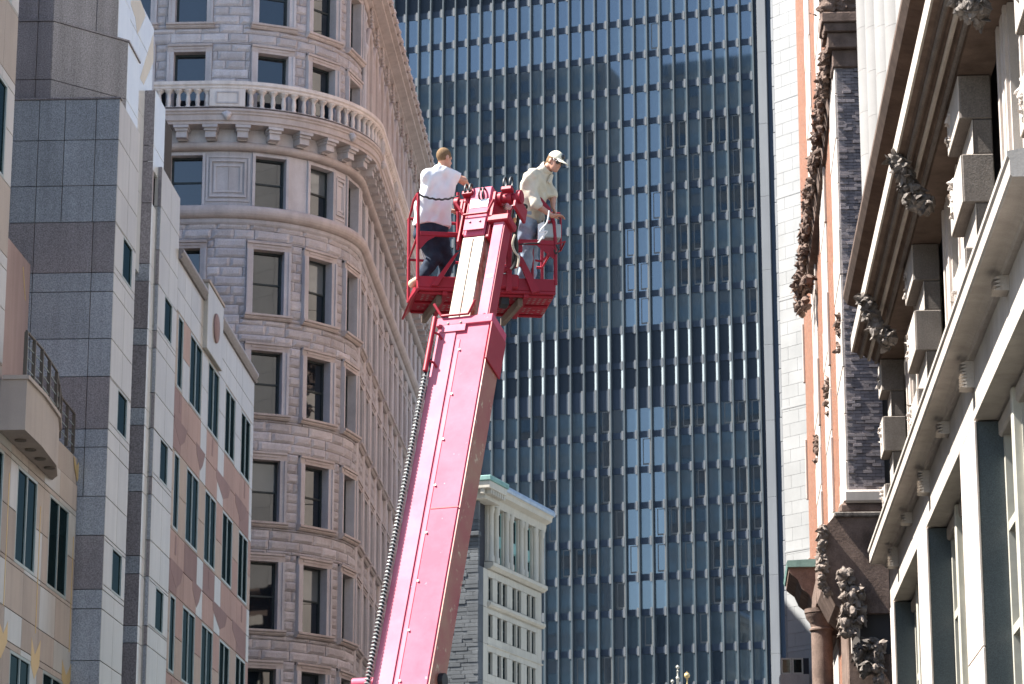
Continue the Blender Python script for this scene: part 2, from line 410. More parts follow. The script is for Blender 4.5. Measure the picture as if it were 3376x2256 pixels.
M['lens'] = flat('dark lens', (.008, .008, .01), .15, .6)
# ground
M['asphalt'] = stone('asphalt', (.055, .055, .057), (.04, .04, .042), big=.3, speck=.2, bump=.3, rough=.95, rnd=0)
M['paving'] = stone('concrete paving', (.15, .145, .135), (.12, .115, .105), big=.4, speck=.08, bump=.2, rough=.9, rnd=.05)
M['line'] = flat('road paint', (.75, .74, .70), .7)
M['conc'] = stone('grey concrete', (.30, .30, .30), (.25, .25, .255), big=.1, speck=.05, bump=.1, rough=.85, rnd=.08)

# ------------------------------------------------------------------ ground
def slab(name, x0, x1, y0, y1, z0, z1, mat):
    return structure(fbox(Fr((0, 0, 0), (1, 0, 0), (0, -1, 0)), name, x0, x1, -y1, -y0, z0, z1, mat, None, .01))
V = [(-1500, -1500, -.02), (1500, -1500, -.02), (1500, 1500, -.02), (-1500, 1500, -.02)]
structure(mk('ground', V, [(0, 1, 2, 3)], M['paving']))
V = [(-9.2, -60, 0), (2.6, -60, 0), (2.6, 260, 0), (-9.2, 260, 0)]
structure(mk('road', V, [(0, 1, 2, 3)], M['asphalt']))
slab('pavement', -13.2, -9.2, -60, 260, -.02, .13, M['paving'])
slab('pavement', 2.6, 7.0, -60, 260, -.02, .13, M['paving'])
for k in range(24):
    V = [(-3.35, -40+k*9, .004), (-3.23, -40+k*9, .004), (-3.23, -37+k*9, .004), (-3.35, -37+k*9, .004)]
    structure(mk('road_marking', V, [(0, 1, 2, 3)], M['line']))

# ================================================================== LEFT: granite office building
rng = random.Random(5)
GB = thing('granite_office_building', 'polished granite office building with dark green windows and gold inlays at the left edge', 'building', (-16, 70, 0))
FG = Fr((0, 66.7, 0), (1, 0, 0), (0, -1, 0))
FS = Fr((-13.4, 0, 0), (0, 1, 0), (1, 0, 0))
FD = Fr((-13.48, 0, 0), (0, 1, 0), (1, 0, 0))
FN = Fr((-14.1, 0, 0), (0, 1, 0), (1, 0, 0))
def core(x0, x1, y0, y1, z0, z1, mat=None, name='core_wall'):
    return fbox(FG, name, x0, x1, 66.7-y1, 66.7-y0, z0, z1, mat or M['joint'], GB, 0)
def prism(name, poly, z0, z1, mat, parent):
    n = len(poly); V = [(x, y, z0) for x, y in poly]+[(x, y, z1) for x, y in poly]
    Fc = [tuple(range(n-1, -1, -1)), tuple(range(n, 2*n))]+[(i, (i+1) % n, n+(i+1) % n, n+i) for i in range(n)]
    return mk(name, V, Fc, mat, parent)
def inlay(fr, name, pts, mat, parent, d=0.004, t=0.012):
    """flat inlaid piece: photograph points carried to the wall"""
    P = [fr.hit(x, y, d) for x, y in pts]; n = len(P)
    V = [fr.p(s, d-t, z)[:] for s, z in P]+[fr.p(s, d, z)[:] for s, z in P]
    Fc = [tuple(range(n)), tuple(range(2*n-1, n-1, -1))]+[(i, n+i, n+(i+1) % n, (i+1) % n) for i in range(n)]
    return mk(name, V, Fc, mat, parent)
# --- grey stair tower
gy = [326, 460, 611, 731, 898, 961, 1116, 1241, 1414, 1474, 1636, 1765, 1943, 2007, 2178, 2300, 2480]
gz = [FG.hit(398-(y-326)*.0379, y)[1] for y in gy][::-1]
gdark = {(898, 731), (1414, 1241), (1943, 1765)}
def gmat(i, j):
    yy = gy[::-1]; return M['g_dark'] if (yy[j], yy[j+1]) in gdark else M['g_grey']
xu = [-17.2, FG.hit(120, 600)[0], FG.hit(206, 600)[0], FG.hit(309, 600)[0], -13.4]
xl = [-17.2, FG.hit(103, 1000)[0], FG.hit(297, 1000)[0], -13.4]
def gcols(j):
    y1 = gy[::-1][j+1]
    return xu if y1 < 731 else (xl if y1 < 1600 else [-14.3, -13.4])
panels(FG, GB, gcols, gz, [], gmat, t=.2)
core(-17.2, -13.6, 66.9, 69.3, 0, gz[-1]-.02)
sw = [(67.78, 69.05, z, z+1.1) for z in (20.56, 16.57, 12.53, 8.5)]
panels(FS, GB, [66.7, 68.2, 69.5], gz, sw, M['g_beige'], t=.2)
for w in sw: window(FS, GB, *w, -.06, M['alu'], M['glass_dark'], .05)
fbox(FG, 'coping', -17.2, -13.36, -.2, .03, gz[-1], gz[-1]+.05, M['g_dark'], GB)
# --- chamfered block above it, and the set-back block above that
for lvl in range(2):
    yb = 67.0+lvl*.14
    xb = hy(170, 200, yb).x
    F5 = Fr((xb, yb, 0), (1, 1, 0), (1, -1, 0))
    L5 = F5.hit(425 if lvl == 0 else 389, 100)[0]
    pe = F5.p(L5, 0, 0)
    z0 = gz[-1]+.052 if lvl == 0 else hy(170, 70, yb).z
    zj = [z0, hy(168, 262, yb).z, hy(170, 70, yb).z] if lvl == 0 else [z0+.002, z0+1.4, z0+2.8, z0+4.2, 36]
    F0 = Fr((0, yb, 0), (1, 0, 0), (0, -1, 0)); F9 = Fr((pe.x, 0, 0), (0, 1, 0), (1, 0, 0))
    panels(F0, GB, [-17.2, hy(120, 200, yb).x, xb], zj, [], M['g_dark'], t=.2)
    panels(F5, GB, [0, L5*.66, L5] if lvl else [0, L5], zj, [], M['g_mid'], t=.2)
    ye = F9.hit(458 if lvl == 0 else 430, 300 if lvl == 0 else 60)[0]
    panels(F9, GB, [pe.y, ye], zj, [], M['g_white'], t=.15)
    prism('core_wall', [(-17.2, yb+.2), (xb-.1, yb+.2), (pe.x-.2, pe.y+.1), (pe.x-.2, ye), (-17.2, ye)], z0, zj[-1]-.01, M['joint'], GB)
    if lvl == 0: prism('coping', [(-17.2, yb-.03), (xb, yb-.03), (pe.x+.03, pe.y-.01), (pe.x+.03, ye), (-17.2, ye)], zj[-1]+.001, zj[-1]+.05, M['g_dark'], GB)
fbox(FS, 'dark_slot', 69.52, 72.58, -1.2, -.8, 0, 27.5, M['glass_dark'], GB, 0)
# --- marble upper wall with gold stripes, sky reflection put into its white
FE = Fr((-13.9, 0, 0), (0, 1, 0), (1, 0, 0))
e1, et = FE.hit(508, 95)
core(-17.2, -14.05, 69.5, e1, 20, et-.01)
panels(FE, GB, [69.6, 70.6, 71.6, e1], [22.0, 24.2, 26.4, 28.4, et], [], M['g_white'], t=.14)
for pl in ([(393, 2), (415, 2), (424, 138), (411, 133)], [(427, 2), (464, 2), (481, 52), (453, 115), (447, 60)], [(506, 112), (506, 205), (474, 280), (462, 258)]):
    inlay(FE, 'gold_inlay', pl, M['g_cream'], GB)
# --- dark narrow strips
F1 = Fr((0, 72.6, 0), (1, 0, 0), (0, -1, 0)); x1 = F1.hit(513, 297)[0]; t1 = F1.hit(500, 297)[1]
jy = [297, 479, 532, 669, 869, 927, 1083, 1138, 1344, 1402, 1561, 1621, 1832, 1892, 2063, 2120, 2300]
zz = [F1.hit(500-(y-297)*.02, y)[1] for y in jy][::-1]
panels(F1, GB, [x1-.8, x1], zz, [], lambda i, j: M['g_grey'] if j in (1, 3, 5, 7, 9, 11) else M['g_dark'], t=.2)
FX = Fr((x1, 0, 0), (0, 1, 0), (1, 0, 0))
panels(FX, GB, [72.6, FX.hit(544, 420)[0]], [F1.hit(500, 560)[1], F1.hit(500, 480)[1], t1], [], M['g_white'], t=.15)
panels(FX, GB, [72.6, 73.25], zz[:-3], [], M['g_white'], t=.15)
core(x1-.8, x1-.15, 72.8, 76.2, 0, t1-.01)
F2 = Fr((0, 73.3, 0), (1, 0, 0), (0, -1, 0))
zd = [25.26]+[F2.hit(530-(y-551)*.02, y)[1] for y in (680, 824, 937, 1090, 1148, 1294, 1411, 1571, 1629, 1780, 1900, 2063, 2127, 2300)]
zd = zd[::-1]
panels(F2, GB, [x1+.02, -13.48], zd, [], lambda i, j: M['g_dark'] if j % 2 else M['g_grey'], t=.15)
# --- beige bay and the long pink wing
dw = [(74.35, 75.58, z, z+1.18) for z in (20.7, 16.65, 12.54, 8.5)]
panels(FD, GB, [73.3, 74.9, 76.3], zd, dw, M['g_beige'], t=.2)
for w in dw: window(FD, GB, *w, -.06, M['alu'], M['glass_dark'], .05)
core(-17.2, -13.68, 73.45, 76.28, 0, 25.24)
cols = [(76.62, 77.5), (78.75, 80.9), (82.12, 84.25), (85.58, 87.65), (89.0, 91.05)]
rows = [(19.8, 21.92), (15.74, 17.93), (11.72, 13.88), (7.7, 9.85)]
holes = [(a, b, c, e) for (a, b) in cols for (c, e) in rows]
for k, (a, b) in enumerate(cols):
    for (c, e) in rows: window(FD, GB, a, b, c, e, -.06, M['alu'], M['glass_dark'], .07, (.5,) if k else ())
sj = [76.3, 77.56, 78.69, 80.96, 82.06, 84.31, 85.52, 87.71, 88.94, 91.11, 91.7]
zj = [7.0, 7.64, 8.8, 9.9, 10.75, 11.66, 12.8, 13.93, 14.8, 15.68, 16.8, 17.98, 18.85, 19.74, 20.85, 21.97, 22.6, 23.45]
def wing(i, j):
    z = zj[j]; pier = i % 2 == 1 or i == 9; h = rng.random()
    if z > 21.9: return M['g_beige']
    for (c, e) in rows:
        if c-.1 < z < e:
            if not pier: return M['g_tan']
            if c > 19: return M['g_beige'] if z < 20.5 else (M['g_pink'] if h < .6 else M['g_beige'])
            return M['g_tan'] if h < .55 else M['g_pink']
    if pier and i in (3, 5, 9): return M['g_beige']
    if h < .22: return M['g_plum']
    return M['g_pink']
panels(FD, GB, sj, zj, holes, wing, t=.2)
for z in (18.2, 14.1, 10.05):                       # slanting plum inlays under the sills
    for (a, b) in ((76.4, 78.6), (80.2, 81.9), (84.0, 87.0), (88.0, 90.6)):
        P = [(a, z+.75), (b, z+.72), (b-.4, z+.3), ((a+b)/2, z+.05), (a+.1, z+.45)]
        n = len(P); V = [FD.p(s, -.008, q)[:] for s, q in P]+[FD.p(s, .004, q)[:] for s, q in P]
        mk('plum_inlay', V, [tuple(range(n)), tuple(range(2*n-1, n-1, -1))]+[(i, n+i, n+(i+1) % n, (i+1) % n) for i in range(n)], M['g_plum'], GB)
    for a in (77.1, 83.1, 89.9): fbox(FD, 'plum_inlay', a, a+.25, -.01, .005, z+.95, z+1.5, M['g_plum'], GB, 0)
core(-17.2, -13.68, 76.35, 91.7, 0, 23.44)
panels(Fr((0, 91.7, 0), (1, 0, 0), (0, 1, 0)), GB, [-17.2, -15.4, -13.5], zj, [], M['g_beige'], t=.1)
for a, b in ((76.32, 80.86), (83.96, 91.75)):
    fsweep(FD, 'parapet_rail', [(-.3, 23.455), (.06, 23.455), (.12, 23.52), (.06, 23.58), (.14, 23.68), (.14, 23.76), (-.3, 23.76)], a, b, M['g_dark'], GB)
fbox(FD, 'medallion_block', 80.9, 83.92, -.4, .13, 21.98, 24.02, M['g_beige'], GB, .015)
fbox(FD, 'medallion_coping', 80.86, 83.96, -.4, .17, 24.024, 24.12, M['g_tan'], GB, .015)
V = []; N = 24
for (r, d) in ((.46, .134), (.46, .17), (.40, .20), (.0, .22)):
    for k in range(N): V.append(FD.p(82.45+r*math.cos(2*math.pi*k/N), d, 22.98+r*math.sin(2*math.pi*k/N))[:])
mk('medallion', V, [(i*N+k, i*N+(k+1) % N, (i+1)*N+(k+1) % N, (i+1)*N+k) for i in range(3) for k in range(N)], M['g_plum'], GB, True)
# --- near wall, its balcony and the wing above
nw = [(56.9, 58.95, 12.0, 14.17), (60.3, 62.33, 12.0, 14.17), (63.65, 65.82, 12.0, 14.17)]
nw += [(a, b, 7.9, 10.05) for (a, b, c, e) in nw]
nzj = [7.0, 8.8, 10.2, 10.9, 11.9, 13.1, 14.3, 14.95]
nsj = [46, 48, 50, 52, 54, 56, 57.9, 59.6, 61.3, 63.0, 64.7, 66.65]
panels(FN, GB, nsj, nzj, nw, lambda i, j: M['g_tan'] if (i+j) % 3 else M['g_beige'], t=.2)
for w in nw: window(FN, GB, *w, -.06, M['alu'], M['glass_dark'], .07, (.5,))
core(-17.2, -14.3, 46.1, 66.6, 0, 14.9)
r26 = FN.hit(26, 290)[0]
uw = [(r26-2.05, r26, z, z+2.15) for z in (15.95, 20.0, 24.05, 28.1)]
panels(FN, GB, [46, 48, 50, 52, 54, 55.6, 57.2, 58.4], [14.96, 16, 17.2, 18.4, 20, 21.2, 22.4, 24.0, 25.2, 26.4, 28, 29.2, 30.4, 31.6, 33], uw, lambda i, j: M['g_beige'] if j % 3 else M['g_tan'], t=.2)
for w in uw: window(FN, GB, *w, -.06, M['alu'], M['glass_dark'], .07)
core(-17.2, -14.3, 46.1, 58.3, 14.96, 32.9)
core(-45, -17.25, 46, 69.0, 0, 34.6, M['g_grey'], 'rear_block')  # unseen rear mass, height set to keep the sun off the stair tower
core(-45, -17.25, 69.05, 91.6, 0, 35.9, M['g_grey'], 'rear_block')
xm = hy(98, 900, 66.6).x
fbox(FN, 'recess_wall', 58.42, 66.66, xm+14.1-.3, xm+14.1, 14.96, hy(70, 865, 66.4).z, M['g_pink'], GB)
inlay(Fr((xm, 0, 0), (0, 1, 0), (1, 0, 0)), 'gold_inlay', [(75, 880), (78, 880), (86, 995), (82, 985)], M['gold'], GB)
for px, py0, py1 in ((31, 1560, 2010), (134, 1670, 2100), (242, 1770, 2160)):
    s, za = FN.hit(px, py0); zb = FN.hit(px, py1)[1]
    for (c, e) in ((za, 14.2), (14.2, zb)):
        if c > zb: fbox(FN, 'gold_line', s-.03, s+.03, -.01, .008, zb, za, M['gold'], GB, 0); break
def r3(x, y): return (x*.4795, 1504+y*.4795)
for pl in ([(0, 1150), (22, 1225), (55, 1135), (50, 1280), (5, 1390), (-20, 1340)], [(218, 1245), (240, 1370), (280, 1265), (270, 1440), (235, 1535), (213, 1430)], [(428, 1400), (455, 1510), (490, 1430), (488, 1540), (460, 1620), (425, 1540)], [(510, 0), (528, 70), (568, 0), (558, 90), (532, 175), (515, 80)]):
    inlay(FN, 'gold_inlay', [r3(*q) for q in pl], M['gold'], GB)
zb, zt = hx(79, 1414, -13.5).z, hx(79, 1240, -13.5).z
pl = [(-14.08, 58.2), (-13.5, 58.2), (-13.5, 59.9), (-13.62, 62.0), (-13.85, 63.2), (-14.08, 63.7)]
BC = prism('balcony', pl, zb, zt, M['g_tan'], GB)
pl2 = [(x+.05, y-.05 if y < 59 else y+.05) for x, y in pl]
prism('balcony_coping', pl2, zt+.002, zt+.09, M['g_tan'], BC)
for y in (59.2, 60.2, 61.2, 62.2):
    V, Fc = lathe_geo((-13.82, y, zb-.03), [(.13, 0), (.13, .028), (.02, .03)], 14); mk('downlight', V, Fc, M['rail'], BC)
core(-15.9, -14.12, 58.45, 66.6, 14.962, zt, M['g_tan'], 'terrace_edge')
rp = [(-13.58, 58.3), (-13.58, 59.9), (-13.70, 62.0), (-13.92, 63.3), (-14.15, 64.6), (-14.2, 66.4)]
RL = None
posts = []
for k in range(len(rp)-1):
    (xa, ya), (xc, yc) = rp[k], rp[k+1]; m = max(1, round((yc-ya)/.9))
    posts += [(xa+(xc-xa)*i/m, ya+(yc-ya)*i/m) for i in range(m)]
posts.append(rp[-1])
RL = tube('railing', [(x, y, zt+1.1) for x, y in posts], .03, M['rail'], GB)
for h in (.3, .55, .8): tube('rail_bar', [(x, y, zt+h) for x, y in posts], .014, M['alu'], RL, 6)
for x, y in posts: fbox(Fr((x, y, 0), (0, 1, 0), (1, 0, 0)), 'rail_post', -.025, .025, -.04, .04, zt+.09, zt+1.08, M['rail'], RL, 0)

# ================================================================== LEFT, beyond: rusticated corner building
OB = thing('rusticated_corner_building', 'pink grey rusticated stone building with rounded corner and balustraded balcony behind the granite one', 'building', (-20, 118, 0))
YF, XS, RC = 108.2, -12.4, 5.4
LA = RC*math.pi/2
def opt(s, d=0.0):
    if s < 0: return Vector((XS-RC+s, YF, 0))+Vector((0, -1, 0))*d, Vector((0, -1, 0))
    if s < LA:
        t = s/RC; n = Vector((math.sin(t), -math.cos(t), 0)); return Vector((XS-RC, YF+RC, 0))+n*(RC+d), n
    return Vector((XS+d, YF+RC+s-LA, 0)), Vector((1, 0, 0))
def ofr(s):
    P, n = opt(s); return Fr(P, Vector((-n.y, n.x, 0)), n)
def opath(s0, s1, step=.35):
    k = [s0]
    ss = s0
    while ss < s1-1e-6:
        nx = min(s1, ss+(step if 0 <= ss < LA else 2.0))
        if ss < 0 < nx: nx = 0
        if ss < LA < nx: nx = LA
        k.append(nx); ss = nx
    return [opt(s) for s in k]
def osweep(name, prof, s0, s1, mat, parent=OB, smooth=False):
    V, Fc = sweep_geo(prof, opath(s0, s1)); return mk(name, V, Fc, mat, parent, smooth)
SE = 42.0
pp = [opt(s, -.5)[0] for s in np.concatenate([[-20, 0], np.linspace(.3, LA, 18), [SE]])]
pp += [Vector((-34, YF+RC+SE-LA, 0)), Vector((-34, YF+1, 0))]
prism('core_wall', [(p.x, p.y) for p in pp], 0, 46.4, M['o_in'], OB)
wrows = [(13.4, 16.02), (17.57, 20.26), (21.86, 24.35), (26.23, 28.81), (30.33, 33.02), (34.84, 36.98), (39.0, 41.45), (42.72, 45.3)]
wcols = [-6.2, -3.45, -1.1, 2.36, 4.8, 7.25]+[9.9+2.5*k for k in range(13)]
WH = .66
holes = []; srd = []
for ci, sc in enumerate(wcols):
    fr = ofr(sc)
    for ri, (z0, z1) in enumerate(wrows):
        street = sc > LA
        if street and ri >= 6: continue
        holes.append((sc-WH-.27, sc+WH+.27, z0-.24, z1+.34) if ri != 5 else (sc-WH-.12, sc+WH+.12, z0, z1+.1))
        blind = rng.random()
        g = M['glass_o']
        win = window(fr, OB, -WH, WH, z0, z1, -.42, M['sash'], g, .08, (), (.5,), .08, M['glass_b'] if (blind < .16 and sc > 0) else None)
        fw = .27 if ri != 5 else .12
        for sg in (-1, 1):
            a, b = (WH, WH+fw) if sg > 0 else (-WH-fw, -WH)
            fmulti(fr, 'jamb', [(a, b, -.5, .05, z0, z1)]+([(b-.10 if sg > 0 else a, b if sg > 0 else a+.10, .051, .10, z0, z1+.0)] if ri != 5 else []), M['o_smooth'], win)
        if ri != 5:
            fmulti(fr, 'lintel', [(-WH-.27, WH+.27, -.5, .05, z1+.001, z1+.24), (-WH-.27, WH+.27, .0, .11, z1+.241, z1+.33), (-WH, WH, .051, .08, z1+.12, z1+.20)], M['o_warm'], win)
            w = .34
            fsweep(fr, 'sill', [(-.5, z0-.24), (.08, z0-.24), (.14, z0-.18), (.14, z0-.13), (.22, z0-.10), (.22, z0-.02), (.05, z0-.001), (-.5, z0-.001)], -WH-w, WH+w, M['o_warm'], win)
        else:
            fmulti(fr, 'lintel', [(-WH-.12, WH+.12, -.5, .03, z1+.001, z1+.1)], M['o_smooth'], win)
# rock-faced courses
def rockgeo(fr, s0, s1, z0, z1, amp, seed):
    l, h = s1-s0, z1-z0; nx = max(3, int(l/.13)+1); nz = max(3, int(h/.11)+1)
    V = []; Fc = []
    for j in range(nz+1):
        for i in range(nx+1):
            u, w = i/nx, j/nz
            e = min(u*l, (1-u)*l, w*h, (1-w)*h); e = min(1, e/.06)
            q = Vector((seed*3.7+u*l*2.3, w*h*3.1, seed)); d = .01+e*amp*(.35+.9*(noise.noise(q)*.5+.5)+.35*noise.noise(q*3.1))
            V.append(fr.p(s0+u*l, d if e > 0 else 0.0, z0+w*h)[:])
    for j in range(nz):
        for i in range(nx):
            a = j*(nx+1)+i; Fc.append((a, a+1, a+nx+2, a+nx+1))
    b = len(V)
    V += [fr.p(s0, -.5, z0)[:], fr.p(s1, -.5, z0)[:], fr.p(s1, -.5, z1)[:], fr.p(s0, -.5, z1)[:]]
    c0, c1, c2, c3 = 0, nx, (nz+1)*(nx+1)-1, nz*(nx+1)
    Fc += [tuple([b, b+1]+list(range(nx, -1, -1))), tuple([b+1, b+2]+[nx+(nx+1)*k for k in range(nz, -1, -1)]),
           tuple([b+2, b+3]+[c3+k for k in range(0, nx+1)]), tuple([b+3, b]+[(nx+1)*k for k in range(0, nz+1)])]
    return V, Fc
blocks = []
def course_zone(za, zb_, s0, s1, nh=.40):
    n = round((zb_-za)/nh); h = (zb_-za)/n
    for k in range(n):
        s = s0-rng.random()*.8
        while s < s1:
            l = rng.uniform(.75, 1.55); a, b = max(s, s0), min(s+l, s1)
            if b-a > .1:
                for (p, q, c, e) in rcut((a, b, za+k*h, za+(k+1)*h), holes):
                    if q-p > .06 and e-c > .06: blocks.append((p, q, c, e))
            s += l
course_zone(12.0, 34.23, -7.5, 17.0)
course_zone(39.9, 46.2, -7.5, LA)
def vis(b):
    mid = (b[0]+b[1])/2; area = (b[1]-b[0])*(b[3]-b[2]); f = 1.0 if -3.5 < mid < 5 else (.5 if mid < 8 and mid > -3.5 else .1)
    return -area*f
blocks.sort(key=vis)
def mkblock(b):
    fr = ofr((b[0]+b[1])/2); m = (b[0]+b[1])/2; g = .008
    V, Fc = rockgeo(fr, b[0]-m+g, b[1]-m-g, b[2]+g, b[3]-g, rng.uniform(.04, .075), rng.random()*50)
    return V, Fc
def one_block(b): V, Fc = mkblock(b); mk('stone_block', V, Fc, M['o_rock'], OB)
def rest_blocks(bl):
    A = Acc()
    for b in bl: A.add(*mkblock(b))
    return A.build('stone_courses', M['o_rock'], OB)
capped(blocks, one_block, rest_blocks)
# smooth storey between the roll mouldings
zsm = (34.802, 37.14)
edge = [-7.5]+[v for sc in wcols if sc < 17 for v in (sc-WH-.12, sc+WH+.12)]+[17.0]
for i in range(0, len(edge), 2):
    a, b = edge[i], edge[i+1]; n = max(1, int((b-a)/.8+.5))
    for k in range(n):
        s0, s1 = a+(b-a)*k/n, a+(b-a)*(k+1)/n; fr = ofr((s0+s1)/2); l = (s1-s0)/2
        fbox(fr, 'ashlar_block', -l+.004, l-.004, -.5, 0, zsm[0], zsm[1], M['o_smooth'], OB, .008)
for sc in wcols:
    if sc < 17:
        fr = ofr(sc); fbox(fr, 'ashlar_block', -WH-.12, WH+.12, -.5, 0, 34.802, 34.84, M['o_smooth'], OB, 0); fbox(fr, 'ashlar_block', -WH-.12, WH+.12, -.5, -.002, 37.082, 37.14, M['o_smooth'], OB, 0)
for (a, b) in ((-.28, 1.5), (5.62, 6.4), (-5.35, -4.3)):
    n = max(1, round((b-a)/.5))
    for (q, d) in ((0, .05), (.2, .085), (.42, .05)):
        z0, z1 = 35.0+q*.9, 36.95-q*.9; s0, s1 = a+q*(b-a)*.42, b-q*(b-a)*.42
        osweep('carved_panel_frame', [(0, z0), (d, z0), (d, z0+.09), (0, z0+.09)], s0, s1, M['o_smooth'])
        osweep('carved_panel_frame', [(0, z1-.09), (d, z1-.09), (d, z1), (0, z1)], s0, s1, M['o_smooth'])
        for e in (s0, s1-.09): osweep('carved_panel_frame', [(0, z0+.092), (d, z0+.092), (d, z1-.092), (0, z1-.092)], e, e+.09, M['o_smooth'])
# roll mouldings, frieze, balcony
def roll(z0, z1, d):
    n = 9; c = (z0+z1)/2; h = (z1-z0)/2
    return [(-.4, z0)]+[(d*.35+d*.65*math.cos(a), c+h*math.sin(a)) for a in np.linspace(-math.pi/2, math.pi/2, n)]+[(-.4, z1)]
osweep('roll_moulding', roll(34.24, 34.8, .42), -7.5, SE, M['o_warm'], OB, False)
osweep('fillet', [(-.3, 34.02), (.1, 34.02), (.16, 34.10), (.16, 34.236), (-.3, 34.236)], -7.5, SE, M['o_smooth'])
osweep('roll_moulding', roll(37.15, 37.5, .32), -7.5, SE, M['o_warm'])
osweep('frieze_wall', [(-.4, 37.504), (.10, 37.504), (.10, 38.05), (-.4, 38.05)], -7.5, SE, M['o_smooth'])
osweep('balcony_slab', [(-.4, 38.054), (.82, 38.054), (.82, 38.16), (.88, 38.2), (.88, 38.42), (.93, 38.46), (.93, 38.52), (.99, 38.58), (.99, 38.66), (.80, 38.74), (-.4, 38.74)], -7.5, SE, M['o_warm'])
s = -7.2
while s < SE-1:
    fr = ofr(s)
    V, Fc = [], []
    fmulti(fr, 'bracket', [(-.31, .31, .05, .80, 37.93, 38.05), (-.26, .26, .05, .70, 37.82, 37.929), (-.22, .22, .05, .62, 37.56, 37.819), (-.18, .18, .05, .30, 37.506, 37.559)], M['o_smooth'], OB)
    s += 1.19
fr0 = ofr(0)
Vb, Fb = lathe_geo((0, 0, 0), [(.11, 0), (.11, .06), (.085, .08), (.08, .14), (.10, .24), (.095, .34), (.075, .50), (.078, .56), (.10, .60), (.15, .66), (.19, .70), (.19, .74)], 10)
bme = bpy.data.meshes.new('baluster'); bme.from_pydata(Vb, [], Fb); bme.materials.append(M['o_pale'])
BAL = osweep('balustrade', [(.62, 39.50), (.96, 39.50), (1.0, 39.55), (1.0, 39.62), (1.06, 39.68), (1.06, 39.82), (.58, 39.82), (.58, 39.6)], -7.5, SE, M['o_pale'])
osweep('balustrade_plinth', [(.64, 38.744), (.96, 38.744), (.96, 38.76), (.64, 38.76)], -7.5, SE, M['o_smooth'], BAL)
peds = [-6.6, .55, LA+.6]+[LA+.6+6.2*k for k in range(1, 6)]
for p in peds:
    w = .62 if p > -1 and p < 1 else .3
    osweep('pedestal', [(.62, 38.762), (.99, 38.762), (.99, 39.498), (.62, 39.498)], p-w, p+w, M['o_pale'], BAL)
    fr = ofr(p); fmulti(fr, 'pedestal_panel', [(-w*.75, w*.75, .985, 1.01, 38.86, 38.93), (-w*.75, w*.75, .985, 1.01, 39.32, 39.39), (-w*.75, -w*.75+.06, .985, 1.01, 38.93, 39.32), (w*.75-.06, w*.75, .985, 1.01, 38.93, 39.32)], M['o_smooth'], BAL)
s = -7.3
while s < 34:
    if min(abs(s-p)-(.62 if -1 < p < 1 else .3) for p in peds) > .1:
        P, n = opt(s, .8); o = bpy.data.objects.new('baluster', bme); link(o, BAL, Matrix.Translation((P.x, P.y, 38.761)))
    s += .395
# lion masks on the slab
for s in (.55, 5.6, LA+.6, LA+6.8, LA+13):
    P, n = opt(s, .93); A = Acc()
    for (du, dz, r) in ((0, 0, .16), (-.11, .08, .09), (.11, .08, .09), (0, -.09, .10), (0, .12, .1)):
        V, Fc = lathe_geo((0, 0, 0), [(r*math.sin(t), -r*math.cos(t)) for t in np.linspace(.05, 3.09, 7)], 9)
        A.add([(P.x+v[0]-n.y*du, P.y+v[1]+n.x*du, 38.36+dz+v[2]) for v in V], Fc)
    A.build('lion_mask', M['o_smooth'], OB, True)
# --- street side: shafts, spandrels, arches, cornice
for k in range(14):
    s = 8.65+2.5*k
    fr = ofr(s)
    for (za, zb_) in ((12, 34.0), (34.81, 37.14)):
        fbox(fr, 'pier', -.33, .33, -.48, .02, za, zb_, M['o_smooth'], OB, .02)
        for u in (-.2, .2):
            P = fr.p(u, .0, 0); V, Fc = lathe_geo((P.x, P.y, za), [(.10, 0), (.10, zb_-za)], 10); mk('shaft', V, Fc, M['o_smooth'], OB, True)
    if k < 13:
        f2 = ofr(9.9+2.5*k)
        zs = [12.0]+[v for (z0, z1) in wrows[:6] for v in (z0-.24, z1+.34)]+[37.14]
        for i in range(0, len(zs), 2):
            if s > 15.5 and zs[i+1]-zs[i] > .05: fbox(f2, 'spandrel', -.92, .92, -.48, -.05, zs[i]+.004, zs[i+1]-.004, M['o_rock'], OB, .02)
        # tall pointed arch above the balcony
        A = Acc(); hw = .78; zsp = 43.4
        pts = [(-hw, 39.9), (-hw, zsp)]
        for t in np.linspace(0, 1, 9)[1:]: ang = math.pi-t*math.radians(62); pts.append((hw*.9+(hw*1.9)*math.cos(ang), zsp+(hw*1.9)*math.sin(ang)))
        full = pts+[(-x, z) for x, z in reversed(pts[:-1])]
        for (r, d) in ((.13, .30), (.09, .16)):
            off = [(x*(1+.16*(r > .1)), z+.12*(r > .1)) for x, z in full]
            V, Fc = tube_geo([f2.p(x, d*.6, z) for x, z in off], r, 8); A.add(V, Fc)
        A.build('window_arch', M['o_warm'], OB, True)
        ap = full[len(full)//2]
        for q in range(3):
            V, Fc = lathe_geo(f2.p(0, .3, ap[1]+.1+.35*q)[:], [(.03, 0), (.13-.02*q, .1), (.05, .2), (.09, .28), (.02, .38)], 8); mk('finial', V, Fc, M['o_warm'], OB, True)
        fbox(f2, 'tall_window', -.68, .68, -.47, -.40, 39.9, 44.6, M['glass_o'], OB, 0)
        fmulti(f2, 'wall_panel', [(-1.25, -.82, -.48, 0, 39.9, 45.6), (.82, 1.25, -.48, 0, 39.9, 45.6), (-.82, .82, -.48, -.02, 44.7, 45.6)], M['o_smooth'], OB)
        P = f2.p(-1.25, .12, 39.9); V, Fc = lathe_geo(P[:], [(.17, 0), (.17, .3), (.12, .36), (.12, 3.3), (.16, 3.4), (.2, 3.6), (.2, 3.7), (.08, 3.9), (.06, 4.8), (.14, 5.0), (.02, 5.4)], 10); mk('pinnacle', V, Fc, M['o_smooth'], OB, True)
